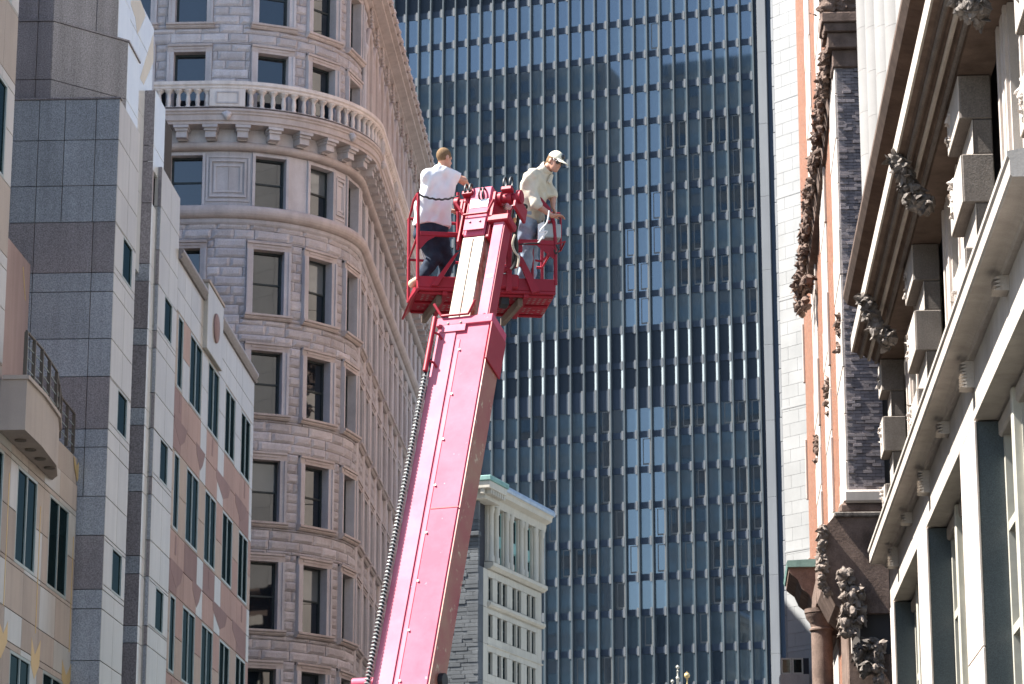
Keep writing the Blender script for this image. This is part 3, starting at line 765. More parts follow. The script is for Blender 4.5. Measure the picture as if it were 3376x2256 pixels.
osweep('cornice', [(-.4, 45.62), (.12, 45.62), (.2, 45.72), (.2, 45.8), (.38, 45.86), (.38, 45.94), (.55, 46.0), (.75, 46.06), (.75, 46.2), (.95, 46.26), (.95, 46.42), (1.08, 46.5), (1.08, 46.62), (-.4, 46.75)], -7.5, SE, M['o_warm'])
s = 1.0
while s < SE-1:
    P, n = opt(s, 1.04); A = Acc()
    for (dz, r) in ((.0, .12), (-.12, .09), (.1, .08)):
        V, Fc = lathe_geo((P.x, P.y, 46.52+dz), [(r*math.sin(t), -r*math.cos(t)) for t in np.linspace(.05, 3.09, 6)], 8); A.add(V, Fc)
    A.build('cornice_mask', M['o_warm'], OB, True); s += 1.25

# ------------------------------------------------------------------ modelled masses (signed distance -> surface)
def surf(fn, lo, hi, h):
    """surface of fn(P)=0; the field is only worked out near the surface"""
    lo = np.array(lo, float); q = 6
    nc = np.ceil((np.array(hi, float)-lo)/(h*q)).astype(int)+1
    n = nc*q
    cen = np.stack(np.meshgrid(*[lo[i]+h*(q*np.arange(nc[i])+(q-1)/2) for i in range(3)], indexing='ij'), -1).reshape(-1, 3)
    dc = fn(cen).reshape(nc)
    D = np.repeat(np.repeat(np.repeat(dc, q, 0), q, 1), q, 2)
    near = np.argwhere(np.abs(dc) < h*q*1.5)
    o = np.stack(np.meshgrid(*[np.arange(q)]*3, indexing='ij'), -1).reshape(-1, 3)
    I = (near[:, None, :]*q+o[None]).reshape(-1, 3)
    D[tuple(I.T)] = fn(lo+I*h)
    S = D < 0
    c = [D[i:n[0]-1+i, j:n[1]-1+j, k:n[2]-1+k] for i in (0, 1) for j in (0, 1) for k in (0, 1)]
    cs = np.stack(c, -1); neg = (cs < 0).sum(-1); act = (neg > 0) & (neg < 8)
    off = np.array([(i, j, k) for i in (0, 1) for j in (0, 1) for k in (0, 1)], float)
    idx = np.argwhere(act); cv = cs[act]; acc = np.zeros((len(idx), 3)); cnt = np.zeros(len(idx))
    for a in range(8):
        for b in range(a+1, 8):
            if np.abs(off[a]-off[b]).sum() != 1: continue
            m = (cv[:, a] < 0) != (cv[:, b] < 0); t = np.zeros(len(idx)); t[m] = cv[m, a]/(cv[m, a]-cv[m, b])
            acc[m] += off[a]+(off[b]-off[a])*t[m, None]; cnt[m] += 1
    V = lo+(idx+acc/cnt[:, None])*h
    vid = -np.ones(act.shape, int); vid[act] = np.arange(len(idx))
    Fc = []
    for ax in range(3):
        o1, o2 = (ax+1) % 3, (ax+2) % 3
        A = np.take(S, range(n[ax]-1), ax); B = np.take(S, range(1, n[ax]), ax); e = np.argwhere(A != B)
        e = e[(e[:, o1] > 0) & (e[:, o2] > 0) & (e[:, o1] < n[o1]-1) & (e[:, o2] < n[o2]-1)]
        u1 = np.eye(3, dtype=int)[o1]; u2 = np.eye(3, dtype=int)[o2]
        q = np.stack([vid[tuple((e-w).T)] for w in (0*u1, u1, u1+u2, u2)], -1)
        flip = ~A[tuple(e.T)]; q[flip] = q[flip][:, ::-1]; Fc.append(q[(q >= 0).all(1)])
    return V, np.concatenate(Fc).tolist()
def d_cone(P, a, ra, b, rb):
    a, b = np.array(a), np.array(b); ab = b-a; t = np.clip(((P-a)@ab)/max(ab@ab, 1e-9), 0, 1)
    return np.linalg.norm(P-a-t[:, None]*ab, axis=1)-(ra+(rb-ra)*t)
def d_ell(P, c, r, B=None):
    q = P-np.array(c)
    if B is not None: q = q@np.array(B).T
    r = np.array(r); k0 = np.linalg.norm(q/r, axis=1); k1 = np.linalg.norm(q/(r*r), axis=1)+1e-9
    return k0*(k0-1)/k1
def smin(a, b, k):
    h = np.clip(.5+.5*(b-a)/k, 0, 1); return b*(1-h)+a*h-k*h*(1-h)
def su(ds, k):
    d = ds[0]
    for e in ds[1:]: d = smin(d, e, k)
    return d
def grf(P, wl, seed, n=9):
    g = np.random.default_rng(seed); k = g.normal(size=(n, 3)); k = k/np.linalg.norm(k, axis=1)[:, None]*2*math.pi/wl*g.uniform(.7, 1.3, (n, 1)); ph = g.uniform(0, 6.28, n)
    return np.sin(P@k.T+ph).sum(1)/math.sqrt(n)
def lumps(name, spheres, h, mat, parent, k=.1, rough=None, seed=0):
    """weathered carving: a mass of forms merged together and cut into by undercuts"""
    C = np.array([s[:3] for s in spheres], float); r = max(s[3] for s in spheres)*1.6+h*3
    am = sum(s[3] for s in spheres)/len(spheres)
    def fn(P):
        d = su([np.linalg.norm(P-np.array(s[:3]), axis=1)-s[3] for s in spheres], am*.7)
        return (d+am*.55*(np.abs(grf(P, am*3.2, seed+1))-.55)+am*.34*grf(P, am*1.3, seed+7)+am*.16*grf(P, am*.6, seed+9))*.5
    V, Fc = surf(fn, C.min(0)-r, C.max(0)+r, h)
    return mk(name, V, Fc, mat, parent, False)

_sph = {}
def sphere(n, m):
    if (n, m) not in _sph:
        V = [(math.sin(t)*math.cos(p), math.sin(t)*math.sin(p), math.cos(t)) for t in np.linspace(.02, math.pi-.02, m+1) for p in np.linspace(0, 2*math.pi, n, endpoint=False)]
        _sph[(n, m)] = np.array(V), [(i*n+k, i*n+(k+1) % n, (i+1)*n+(k+1) % n, (i+1)*n+k) for i in range(m) for k in range(n)]
    return _sph[(n, m)]
def leafwork(name, spine, n, size, mat, parent, seed=0, down=.6):
    """carved foliage: curled, ribbed leaves laid over a core"""
    g = np.random.default_rng(seed); A = Acc(); S, F_ = sphere(10, 7); T, G = sphere(9, 6)
    for q in spine:
        r = q[3]*(.8+.16*grf(S*1.0, 1.2, seed+int(q[2]*50) % 97)[:, None]); A.add((np.array(q[:3])+S*r).tolist(), F_)
    for _ in range(n):
        q = spine[g.integers(len(spine))]; c = np.array(q[:3]); v = g.normal(size=3); v /= np.linalg.norm(v)
        ax = g.normal(size=3)*.7+np.array((0, 0, -down)); ax -= v*(ax@v); ax /= np.linalg.norm(ax); w = np.cross(v, ax); k = g.uniform(.65, 1.25)*size
        x, y, z = T[:, 0]*k, T[:, 1]*k*.45, T[:, 2]*k*.15
        y = y*(1+.25*np.sin(x/k*9)); z = z+k*.55*(x/k)**2*np.sign(x)*.8-.5*y*y/k+.03*k*np.cos(y/k*22)
        A.add((c+v*q[3]*.85+ax*x[:, None]+w*y[:, None]+v*(z+k*.1)[:, None]).tolist(), G)
    return A.build(name, mat, parent, False)

# ================================================================== CENTRE: dark tower
PHI = R(17)
TW = thing('dark_office_tower', 'tall dark office tower with close vertical fins filling the background', 'tower', (-8, 290, 0))
FT = Fr((13.45, 280.95, 0), (-math.cos(PHI), math.sin(PHI), 0), (-math.sin(PHI), -math.cos(PHI), 0))
TF = [2.40+1.473*k for k in range(29)]
fbox(FT, 'core_wall', 0, 46, -30, -.12, 0, 119, M['t_core'], TW, 0)
fbox(FT, 'corner_edge', .0, .92, -.1, .06, 0, 119, M['t_span'], TW, .02)
for z in range(0, 119, 8): fbox(FT, 'corner_column', .98, 1.92, -.1, .34, z+.01, z+7.99, M['t_corner'], TW, .02)
fbox(FT, 'corner_edge', 1.96, 2.3, -.1, .0, 0, 119, M['t_span'], TW, 0)
for s in TF: fbox(FT, 'fin', s-.07, s+.07, -.1, .38, 20, 119, M['t_fin'], TW, .015)
sc_ = [113.15, 109.33, 105.47, 101.6, 97.86, 94.04, 90.25, 86.4, 82.55, 78.73, 74.99, 71.14, None, 63.62, 59.88, 56.1, 52.37, 48.57, 44.95, 40.98, 37.15, 33.3]
spz = [(z-.34, z+.34) if z else (66.45, 68.6) for z in sc_]
cells = []; spans = []
for k in range(len(TF)-1):
    a, b = TF[k]+.085, TF[k+1]-.085
    for j, (z0, z1) in enumerate(spz):
        spans.append((a, b, z0, z1))
        if j+1 < len(spz): cells.append((a, b, spz[j+1][1], z0, k, j))
def mkspan(c): fbox(FT, 'spandrel', c[0]+.004, c[1]-.004, -.11, .03, c[2], c[3], M['t_span'], TW, .01)
def mkspans(cs):
    A = Acc()
    for c in cs: A.box(FT, c[0]+.004, c[1]-.004, -.11, .03, c[2], c[3])
    return A.build('spandrel_band', M['t_span'], TW)
capped(spans, mkspan, mkspans)
A = Acc()
for c in spans: A.box(FT, c[0]+.12, c[0]+.33, .031, .055, c[2]-.12, c[3]+.16)  # pale plates stand in for the sunlit slivers of the spandrels
A.build('spandrel_slivers', M['t_sliver'], TW)['kind'] = 'stuff'
prng = random.Random(11)
rest = {}
cnt = 0
for (a, b, z0, z1, k, j) in cells:
    mech = j in (10, 11)
    h = prng.random()
    if mech:
        m = 'span'
    else:
        run = noise.noise(Vector((k*.55, j*1.7, 3.3)))
        m = 't_gb' if run < .12 else ('t_gd' if run > .3 else 't_gm')
        if h < .07: m = 't_gd'
        if j < 3 and h < .5: m = 't_gm'
    if mech:
        o = fbox(FT, 'louvre_panel', a+.002, b-.002, -.115, -.06, z0+.002, z1-.002, M['t_core'], TW, 0)
        if k not in (9, 13, 14, 18) and not (k > 18 and h < .2): fbox(FT, 'louvre_sliver', a+.10, a+.28, -.055, .035, z0+.06, z1-.06, M['t_louvre'], o, 0)  # white strip stands in for the sunlit sliver of the louvre panel
        continue
    if cnt < 300:
        o = fbox(FT, 'pane', a+.002, b-.002, -.115, -.05, z0+.002, z1-.002, M[m], TW, 0); cnt += 1
        if m == 't_gd' or h > .93:
            w = b-a; fmulti(FT, 'inner_frame', [(a+.1, a+.22, -.049, -.03, z0+.15, z1-.12), (b-.42, b-.32, -.049, -.03, z0+.15, z1-.12), (a+.22, b-.42, -.049, -.03, z0+.15, z0+.32), (a+.22, b-.42, -.049, -.03, z1-.2, z1-.12)], M['t_frame'], o)
    else:
        rest.setdefault(m, Acc()).box(FT, a+.002, b-.002, -.115, -.05, z0+.002, z1-.002)
for m, A in rest.items():
    o = A.build('pane_field', M[m], TW); o['kind'] = 'stuff'

# ================================================================== CENTRE: pale stone building
PB = thing('pale_stone_building', 'small cream stone building with verdigris copper bays between the boom and the dark tower', 'building', (-12, 248, 0))
def bq(x, y): return (1100+x*.4502, 1550+y*.4502)
PO = hy(*bq(1060, 1000), 240); PO = Vector((PO.x, PO.y, 0))
FPR = Fr(PO, (math.sin(PHI), math.cos(PHI), 0), (math.cos(PHI), -math.sin(PHI), 0))
FPL = Fr(PO, (-math.cos(PHI), math.sin(PHI), 0), (-math.sin(PHI), -math.cos(PHI), 0))
V = [FPR.p(s, d, z)[:] for z in (0, 49.6) for (s, d) in ((.3, -.3), (16.4, -.3), (16.4, -12), (.3, -12))]
mk('core_wall', V, [(3, 2, 1, 0), (4, 5, 6, 7), (0, 1, 5, 4), (1, 2, 6, 5), (2, 3, 7, 6), (3, 0, 4, 7)], M['o_in'], PB)
wc = [(2.5, 3.55), (4.77, 5.78), (6.15, 7.25), (8.66, 9.66), (9.95, 10.95), (12.48, 13.42), (13.78, 14.8)]
wr = [(29.9, 31.9), (33.15, 35.1), (36.4, 38.4), (39.62, 41.65)]
hl = [(a, b, c, e) for (a, b) in wc for (c, e) in wr]
sjp = [0.0, 1.2, 2.3, 4.2, 5.96, 7.9, 9.8, 11.7, 13.6, 15.4, 16.5]
zjp = [24, 26.6, 29.2, 32.4, 35.7, 38.9, 42.3]
panels(FPR, PB, sjp, zjp, hl, lambda i, j: M['p_grey'] if i == 0 else M['p_cream'], t=.3, gap=.03, name='wall_stone')
for (a, b) in wc:
    for (c, e) in wr: window(FPR, PB, a, b, c, e, -.28, M['sash'], M['glass_dark'], .08, (), (.5,))
for (z0, z1, d) in ((38.98, 39.4, .35), (42.34, 42.9, .55), (35.6, 35.72, .1)):
    fsweep(FPR, 'string_course', [(-.3, z0), (d*.4, z0), (d, z0+(z1-z0)*.45), (d, z1), (-.3, z1+.05)], 2.2, 16.7, M['p_cream'], PB)
# upper order
bays = [(4.5, 6.25), (8.25, 10.15), (12.05, 13.9)]
ed = [2.3]+[v for b in bays for v in b]+[16.5]
for i in range(0, len(ed), 2):
    a, b = ed[i], ed[i+1]
    fbox(FPR, 'pier', a, b, -.3, .0, 43.0, 48.1, M['p_cream'], PB, .02)
    for s in ((a+.42, b-.42) if b-a > 1.2 else ((a+b)/2,)):
        P = FPR.p(s, .12, 43.0); V, Fc = lathe_geo(P[:], [(.34, 0), (.34, .5), (.26, .6), (.24, 4.3), (.3, 4.4), (.34, 4.7), (.34, 5.0)], 10); mk('column', V, Fc, M['p_cream'], PB, True)
for (a, b) in bays:
    w = window(FPR, PB, a, b, 43.0, 47.9, -.28, M['copper'], M['glass_dark'], .13, (.5,), (.36, .56))
    fbox(FPR, 'copper_panel', a+.1, b-.1, -.24, -.16, 44.8, 45.75, M['copper'], w, .02)
fsweep(FPR, 'cornice', [(-.3, 48.1), (.15, 48.1), (.25, 48.5), (.25, 48.75), (.8, 49.0), (.85, 49.35), (1.0, 49.5), (-.3, 49.5)], 2.2, 17.2, M['p_cream'], PB)
fsweep(FPR, 'roof_edge', [(-3, 49.51), (1.05, 49.51), (1.1, 49.75), (.9, 50.1), (.3, 50.4), (-3, 50.5)], 1.5, 17.4, M['lead'], PB)
# grey gable side with its bracketed cornice
bl = []
z = 24.0
while z < 46.2:
    s = -rng.random()*.5
    while s < 6.4:
        l = rng.uniform(.9, 1.9); a, b = max(0, s), min(6.4, s+l)
        if b-a > .15: bl.append((a, b, z, min(z+.34, 46.3)))
        s += l
    z += .34
bl.sort(key=lambda b: b[0])
def mkb(b): fbox(FPL, 'stone_course', b[0]+.01, b[1]-.01, -.3, rng.uniform(-.02, .05), b[2]+.012, b[3]-.012, M['p_grey'], PB, .02)
def mkbs(bs):
    A = Acc()
    for b in bs: A.box(FPL, b[0]+.01, b[1]-.01, -.3, rng.uniform(-.02, .05), b[2]+.012, b[3]-.012)
    return A.build('stone_courses', M['p_grey'], PB)
capped(bl, mkb, mkbs)
fbox(FPL, 'gable_band', -.15, 6.6, -.3, .3, 44.9, 45.25, M['p_grey'], PB, .03)
fbox(FPL, 'gable_frieze', -.02, 6.4, -.3, .06, 46.32, 48.0, M['p_grey'], PB, .02)
fbox(FPL, 'gable_cornice', -1.5, 6.6, -3.2, 1.2, 48.85, 49.5, M['p_cream'], PB, .05)
fbox(FPL, 'gable_cornice_bed', -.9, 6.5, -3.0, .7, 48.02, 48.848, M['p_cream'], PB, .05)
fbox(FPL, 'copper_edge', -1.62, 6.7, -3.4, 1.32, 49.502, 49.95, M['copper'], PB, .06)
for k in range(7): fbox(FPL, 'modillion', -1.42, -.92, -2.9+k*.55, -2.62+k*.55, 48.4, 48.846, M['p_cream'], PB, .03)
for k in range(9): fbox(FPL, 'modillion', -.9+k*.8, -.55+k*.8, .72, 1.1, 48.4, 48.846, M['p_cream'], PB, .03)

# ================================================================== CENTRE, bottom edge: gilded finials of a cupola
CU = thing('brick_hall_with_cupola', 'gilded ball finials of an old hall just above the bottom edge before the tower', 'building', (1.7, 225, 0))
def frc(x, y): return Fr((x, y, 0), (1, 0, 0), (0, -1, 0))
fc = frc(1.7, 225)
fbox(fc, 'wall', -7, 7, -40, 0, 0, 14, M['r_brick'], CU, .02)
V = [fc.p(s, d, z)[:] for d in (.3, -40) for (s, z) in ((-7.4, 14.02), (7.4, 14.02), (0, 19.5))]
mk('roof', V, [(0, 1, 2), (5, 4, 3), (0, 3, 4, 1), (1, 4, 5, 2), (2, 5, 3, 0)], M['lead'], CU)
for k in range(5): window(fc, CU, -5.6+k*2.6, -4.4+k*2.6, 8, 10.6, .01, M['r_frame'], M['glass_dark'], .1, (.5,), (.5,))
for (w, z0, z1) in ((2.2, 17.5, 21), (1.6, 21.05, 24), (1.0, 24.05, 26.6)):
    fbox(fc, 'cupola_stage', -w, w, -8-w, -8+w, z0, z1, M['r_frame'], CU, .05); fbox(fc, 'cupola_cornice', -w-.25, w+.25, -8.25-w, -7.75+w, z1-.35, z1-.1, M['r_frame'], CU, .05)
for (px, py, r) in ((2234, 2200, .14), (2265, 2228, .24), (2217, 2247, .13)):
    P = hy(px, py, 225)
    V, Fc = lathe_geo((P.x, P.y, P.z-4.2), [(.12, 0), (.10, 3.2), (.17, 3.3), (.06, 3.5), (.05, 3.8), (.10, 3.9), (.04, 3.95)]+[(r*math.sin(t)+.001, 4.2-r*math.cos(t)) for t in np.linspace(.3, 3.1, 9)]+[(.03, 4.2+r*1.5)], 12)
    mk('finial', V, Fc, M['gold'] if r > .2 else M['r_frame'], CU, True)

# ================================================================== RIGHT, near: limestone commercial building
RB = thing('limestone_cornice_building', 'sunlit limestone building with deep dark cornice and rusticated piers filling the right edge', 'building', (9, 70, 0))
DL = R(.65)
F1R = Fr((6.9, 60, 0), (math.sin(DL), math.cos(DL), 0), (-math.cos(DL), math.sin(DL), 0))
S0, S1 = -14.0, 25.6
fbox(F1R, 'core_wall', S0, S1, -9, -.9, 0, 24.3, M['o_in'], RB, 0)
fbox(F1R, 'core_wall', S0, S1+.2, -9, -.1, 24.72, 52, M['r_col'], RB, 0)
fbox(F1R, 'end_wall', S1-.02, S1+.3, -9, -.5, 0, 24.2, M['r_lime'], RB, 0)
pil = [(-13.6, -10.4), (-.9, 2.4), (11.85, 14.9), (24.2, 25.6)]
for (a, b) in pil:
    fbox(F1R, 'pilaster', a+.06, b, -.895, -.04, 0, 14.66, M['r_green'], RB, .01)
    for z in (0, 4.9, 9.8): fbox(F1R, 'pilaster_face', a, b, -.038, .02, z+.01, min(z+4.89, 14.66), M['r_pale'], RB, .015)  # pale slab stands in for sun and glancing sheen on the green granite
for (a, b) in ((-10.38, -.84), (2.42, 11.84), (14.92, 24.2)):
    n = 3; w = (b-a)/n
    for i in range(n):
        for (z0, z1) in ((3.5, 7.6), (7.9, 14.6)):
            window(F1R, RB, a+i*w+.02, a+(i+1)*w-.02, z0, z1, -.80, M['r_frame'], M['r_glass'], .22, (.5,), (.33, .66), .2)
        if i: fbox(F1R, 'mullion', a+i*w-.16, a+i*w+.16, -.79, -.42, 0, 14.64, M['r_frame'], RB, .03)
    fbox(F1R, 'transom', a+.01, b-.01, -.78, -.4, 7.6, 7.9, M['r_frame'], RB, .03)
    fbox(F1R, 'head_moulding', a+.01, b-.01, -.8, -.5, 14.3, 14.66, M['r_lime'], RB, .05)
s = S0
while s < S1-.1:
    e = min(s+3.0, S1); fbox(F1R, 'frieze_block', s+.004, e-.004, -.88, 0, 14.70, 15.9, M['r_lime'], RB, .006)
    fsweep(F1R, 'ledge_stone', [(-.5, 15.904), (.12, 15.904), (.15, 15.98), (.26, 16.03), (.56, 16.03), (.6, 16.07), (.6, 16.36), (.64, 16.40), (.64, 16.49), (-.1, 16.62), (-.5, 16.62)], s+.006, e-.006, M['r_lime'], RB); s = e
for k, s in enumerate((-7.9, -1.0, 4.95, 10.7, 16.5, 22.0)):
    big = k in (1, 3, 5); z1 = 15.9; z0 = z1-(.58 if big else .3); n = 8 if big else 4; A = Acc()
    A.box(F1R, s-.24, s+.24, .002, .16, z0, z1-.001)
    for i in range(n):
        za = z0+(z1-z0)*i/n; zc = z0+(z1-z0)*(i+1)/n
        V = [F1R.p(u, d, z)[:] for u in (s-.25, s+.25) for (d, z) in ((.161, za), (.30, za+.012), (.161, zc-.004))]
        A.add(V, [(0, 1, 2), (5, 4, 3), (0, 3, 4, 1), (1, 4, 5, 2), (2, 5, 3, 0)])
    A.build('ribbed_bracket', M['r_lime'], RB)
# piers of alternating blocks
zb6 = [16.63, 17.35, 18.3, 19.3, 20.4, 21.2, 22.21]
for (a, b) in ((-14.0, -12.0), (-1.75, 1.0), (11.5, 14.2), (24.25, 25.6)):
    for i in range(6):
        wide = i % 2 == 1
        d1 = .13 if wide else -.14
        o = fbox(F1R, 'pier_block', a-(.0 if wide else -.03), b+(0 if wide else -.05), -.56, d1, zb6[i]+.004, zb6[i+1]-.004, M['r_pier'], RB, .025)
        fbox(F1R, 'block_face', a+.02, b-.03, d1+.001, d1+.022, zb6[i]+.02, zb6[i+1]-.02, M['r_lime'], o, .008)  # pale facing puts the sun on the street side into the colour
    for z in (17.9, 20.0, 21.7):
        sp = [F1R.p(b-.3-rng.random()*.5, .1, z+rng.uniform(-.35, .35))[:]+(rng.uniform(.06, .13),) for _ in range(7)]
        leafwork('carved_scroll', sp, 26, .12, M['r_pale'], RB, int(z*10))
for (a, b) in ((-12.0, -1.75), (1.0, 11.5), (14.2, 24.25)):
    for (u, w_) in ((.30, .9), (.66, .9)):
        m = a+(b-a)*u; fmulti(F1R, 'window_pier', [(m-w_, m+w_, -.85, -.45, 16.63, 22.2), (m-w_+.15, m-w_+.4, -.449, -.38, 16.63, 22.2), (m+w_-.4, m+w_-.15, -.449, -.38, 16.63, 22.2), (m-.2, m+.2, -.449, -.40, 16.63, 22.2)], M['r_pale'], RB)
    for (u0, u1) in ((0, .30-.9/(b-a)), (.30+.9/(b-a), .66-.9/(b-a)), (.66+.9/(b-a), 1)):
        window(F1R, RB, a+(b-a)*u0+.02, a+(b-a)*u1-.02, 16.64, 22.1, -.86, M['r_frame'], M['r_glass'], .12, (.5,), (.5,), .1)
s = S0
while s < S1-.9:
    e = min(s+4.4, S1-.6)
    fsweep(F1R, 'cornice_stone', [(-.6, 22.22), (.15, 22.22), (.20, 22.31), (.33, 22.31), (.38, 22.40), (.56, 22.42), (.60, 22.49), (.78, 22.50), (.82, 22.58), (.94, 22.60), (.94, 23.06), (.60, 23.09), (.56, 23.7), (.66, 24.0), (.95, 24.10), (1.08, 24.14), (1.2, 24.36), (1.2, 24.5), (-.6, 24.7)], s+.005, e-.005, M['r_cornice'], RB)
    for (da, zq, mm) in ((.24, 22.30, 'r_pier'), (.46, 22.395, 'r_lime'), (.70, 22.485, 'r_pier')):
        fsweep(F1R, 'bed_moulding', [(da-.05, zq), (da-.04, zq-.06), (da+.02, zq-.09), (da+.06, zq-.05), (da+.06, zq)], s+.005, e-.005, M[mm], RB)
    fbox(F1R, 'corona', s+.005, e-.005, .945, 1.0, 22.6, 23.07, M['r_lime'], RB, .004); s = e
# carved consoles under the cornice
for ci, s in enumerate((-8.0, 5.1, 18.2)):
    c = F1R.p(s, 0, 0); sp = []
    lr = random.Random(30+ci)
    for t in np.linspace(0, 1, 16):
        d = .30+.70*t**.8; z = 21.35+1.15*t-.14*math.sin(t*6)
        P = F1R.p(s, d, z); sp.append((P.x, P.y, P.z, .27-.07*t))
        for q in range(3):
            P = F1R.p(s+lr.uniform(-.22, .22), d+lr.uniform(-.05, .16), z-lr.uniform(.0, .20)); sp.append((P.x, P.y, P.z, lr.uniform(.05, .12)))
    leafwork('carved_console', sp, 110, .19, M['r_carve'], RB, ci)
# upper storey with half columns in drums
prof = [(.02, 0)]
k = 0; s = S1+.05
while s > -12:
    w = .62 if k % 2 == 0 else 1.3
    z = 24.72
    while z < 50:
        z1 = z+1.42
        if k % 2 == 0:
            P = F1R.p(s-w, .0, 0); V, Fc = lathe_geo((P.x, P.y, z+.004), [(w*.82, 0), (w*.82, 1.412)], 20); mk('column_drum', V, Fc, M['r_col'], RB, True)
        else:
            fbox(F1R, 'wall_block', s-2*w+.01, s-.01, -.09, .12, z+.003, z1-.003, M['r_col'], RB, .004)
        z = z1
        if z > 46 and k > 8: break
    s -= 2*w; k += 1

# ================================================================== RIGHT, middle: sandstone and brick building
RS = thing('sandstone_and_brick_building', 'dark grey brick flank, red brick strips and carved brown sandstone beyond the limestone building', 'building', (8, 100, 0))
D2_ = R(1.1)
F2R = Fr((6.38, 91, 0), (math.sin(D2_), math.cos(D2_), 0), (-math.cos(D2_), math.sin(D2_), 0))
FQ = Fr((0, 91, 0), (1, 0, 0), (0, -1, 0))
def q2(x, y, k): return (2476+x*.4795, (0, 752, 1504)[k-1]+y*.4795)
hits = [F2R.hit(*q2(x, 1000, 2))[0] for x in (600, 550, 512, 470, 437, 372)]
fbox(F2R, 'core_wall', .3, hits[-1]-.05, -8, -.22, 0, 58, M['joint'], RS, 0)
cuts = [0.0]+hits
for i in range(len(cuts)-1):
    a, b = cuts[i], cuts[i+1]
    if i % 2 == 0:
        z = 14.0
        while z < 57: fbox(F2R, 'pale_quoin', a+.01, b-.01, -.25, .05+.02*((int(z*2)) % 2), z+.01, z+1.59, M['r_pale'], RS, .02); z += 1.6
    else:
        fbox(F2R, 'brick_strip', a, b, -.21, .0, 14, 57.8, M['r_brick'], RS, 0)
        for z in (20.5, 26.0, 31.5): fbox(F2R, 'window_jamb', b-.22, b, .001, .10, z, z+2.8, M['r_pale'], RS, .02)
# grey brick flank, brick by brick
bk = []
z = 19.42; rowi = 0
while z < 34.1:
    x = 6.40-(.11 if rowi % 2 else 0)
    while x < 7.6:
        l = .30; a, b = max(6.40, x), min(7.6, x+l)
        if b-a > .04: bk.append((a, b, z, z+.108))
        x += l
    z += .112; rowi += 1
rng.shuffle(bk)
bk.sort(key=lambda b: (b[0] > 6.95, 0))
fbox(FQ, 'flank_backing', 6.39, 7.6, -.6, -.04, 14, 35, M['joint'], RS, 0)
def mkk(b): fbox(FQ, 'brick', b[0]+.005, b[1]-.005, -.035, rng.choice((0, .0, .01, .025, .05)), b[2]+.005, b[3]-.005, M['r_gbrick'], RS, .004)
def mkks(bs):
    A = Acc()
    for b in bs: A.box(FQ, b[0]+.005, b[1]-.005, -.035, rng.choice((0, .0, .01, .025, .05)), b[2]+.005, b[3]-.005)
    return A.build('brickwork', M['r_gbrick'], RS)
capped(bk, mkk, mkks)
# top: moulded sandstone block and boulder
for (x0, z0, z1, d) in ((6.28, 34.12, 34.75, .10), (6.12, 34.752, 35.3, .3), (6.0, 35.302, 35.62, .42), (5.92, 35.622, 35.98, .5)):
    fbox(FQ, 'flank_cornice', x0, 7.7, -1.2, d, z0, z1, M['r_sand'], RS, .03)
lumps('rough_boulder', [(6.1+.2*i, 90.9, 36.2+.12*math.sin(i*2), .28+.05*math.sin(i*3)) for i in range(6)]+[(6.3+.2*i, 90.8, 36.5, .26) for i in range(5)], .07, M['r_sand'], RS, .08, .02)
# raking carved sandstone cornice
lr = random.Random(8)
A0, A1 = Vector((6.27, 91.2, 35.2)), Vector((6.36, 114.5, 33.3))
for k in range(9):
    P = A0.lerp(A1, k/9); Q = A0.lerp(A1, (k+1)/9)
    V = []
    for X in (P, Q):
        for (dx, dz) in ((.5, -.9), (.12, -.75), (.05, -.3), (-.1, -.1), (-.12, .35), (.5, .5)): V.append((X.x+dx, X.y, X.z+dz))
    mk('raking_moulding', V, [tuple(range(5, -1, -1)), tuple(range(6, 12))]+[(i, (i+1) % 6, 6+(i+1) % 6, 6+i) for i in range(6)], M['r_sand'], RS)
    sp = []
    for t in np.linspace(0, 1, 8):
        c = P.lerp(Q, t); sp += [(c.x-.08+lr.uniform(-.12, .06), c.y+lr.uniform(-.2, .2), c.z+lr.uniform(-.55, .25), lr.uniform(.11, .18)) for _ in range(2)]
    leafwork('carved_foliage', sp, 90, .17, M['r_sand'], RS, k)
sp = [(6.12+lr.uniform(-.15, .25), 112.5+lr.uniform(-2, 2), 32.6-1.3*t+lr.uniform(-.2, .2), lr.uniform(.14, .26)) for t in np.linspace(0, 1, 14)]
leafwork('carved_pendant', sp, 90, .24, M['r_sand'], RS, 2)
for (x, y, k) in ((565, 720, 2), (490, 1150, 2), (420, 1500, 2), (345, 1400, 1)):
    s, z = F2R.hit(*q2(x, y, k), .3)
    sp = [F2R.p(s+lr.uniform(-.5, .5), .04+lr.uniform(0, .14), z+lr.uniform(-.7, .5))[:]+(lr.uniform(.07, .13),) for _ in range(12)]
    leafwork('carved_bracket', sp, 40, .13, M['r_sand'], RS, k)
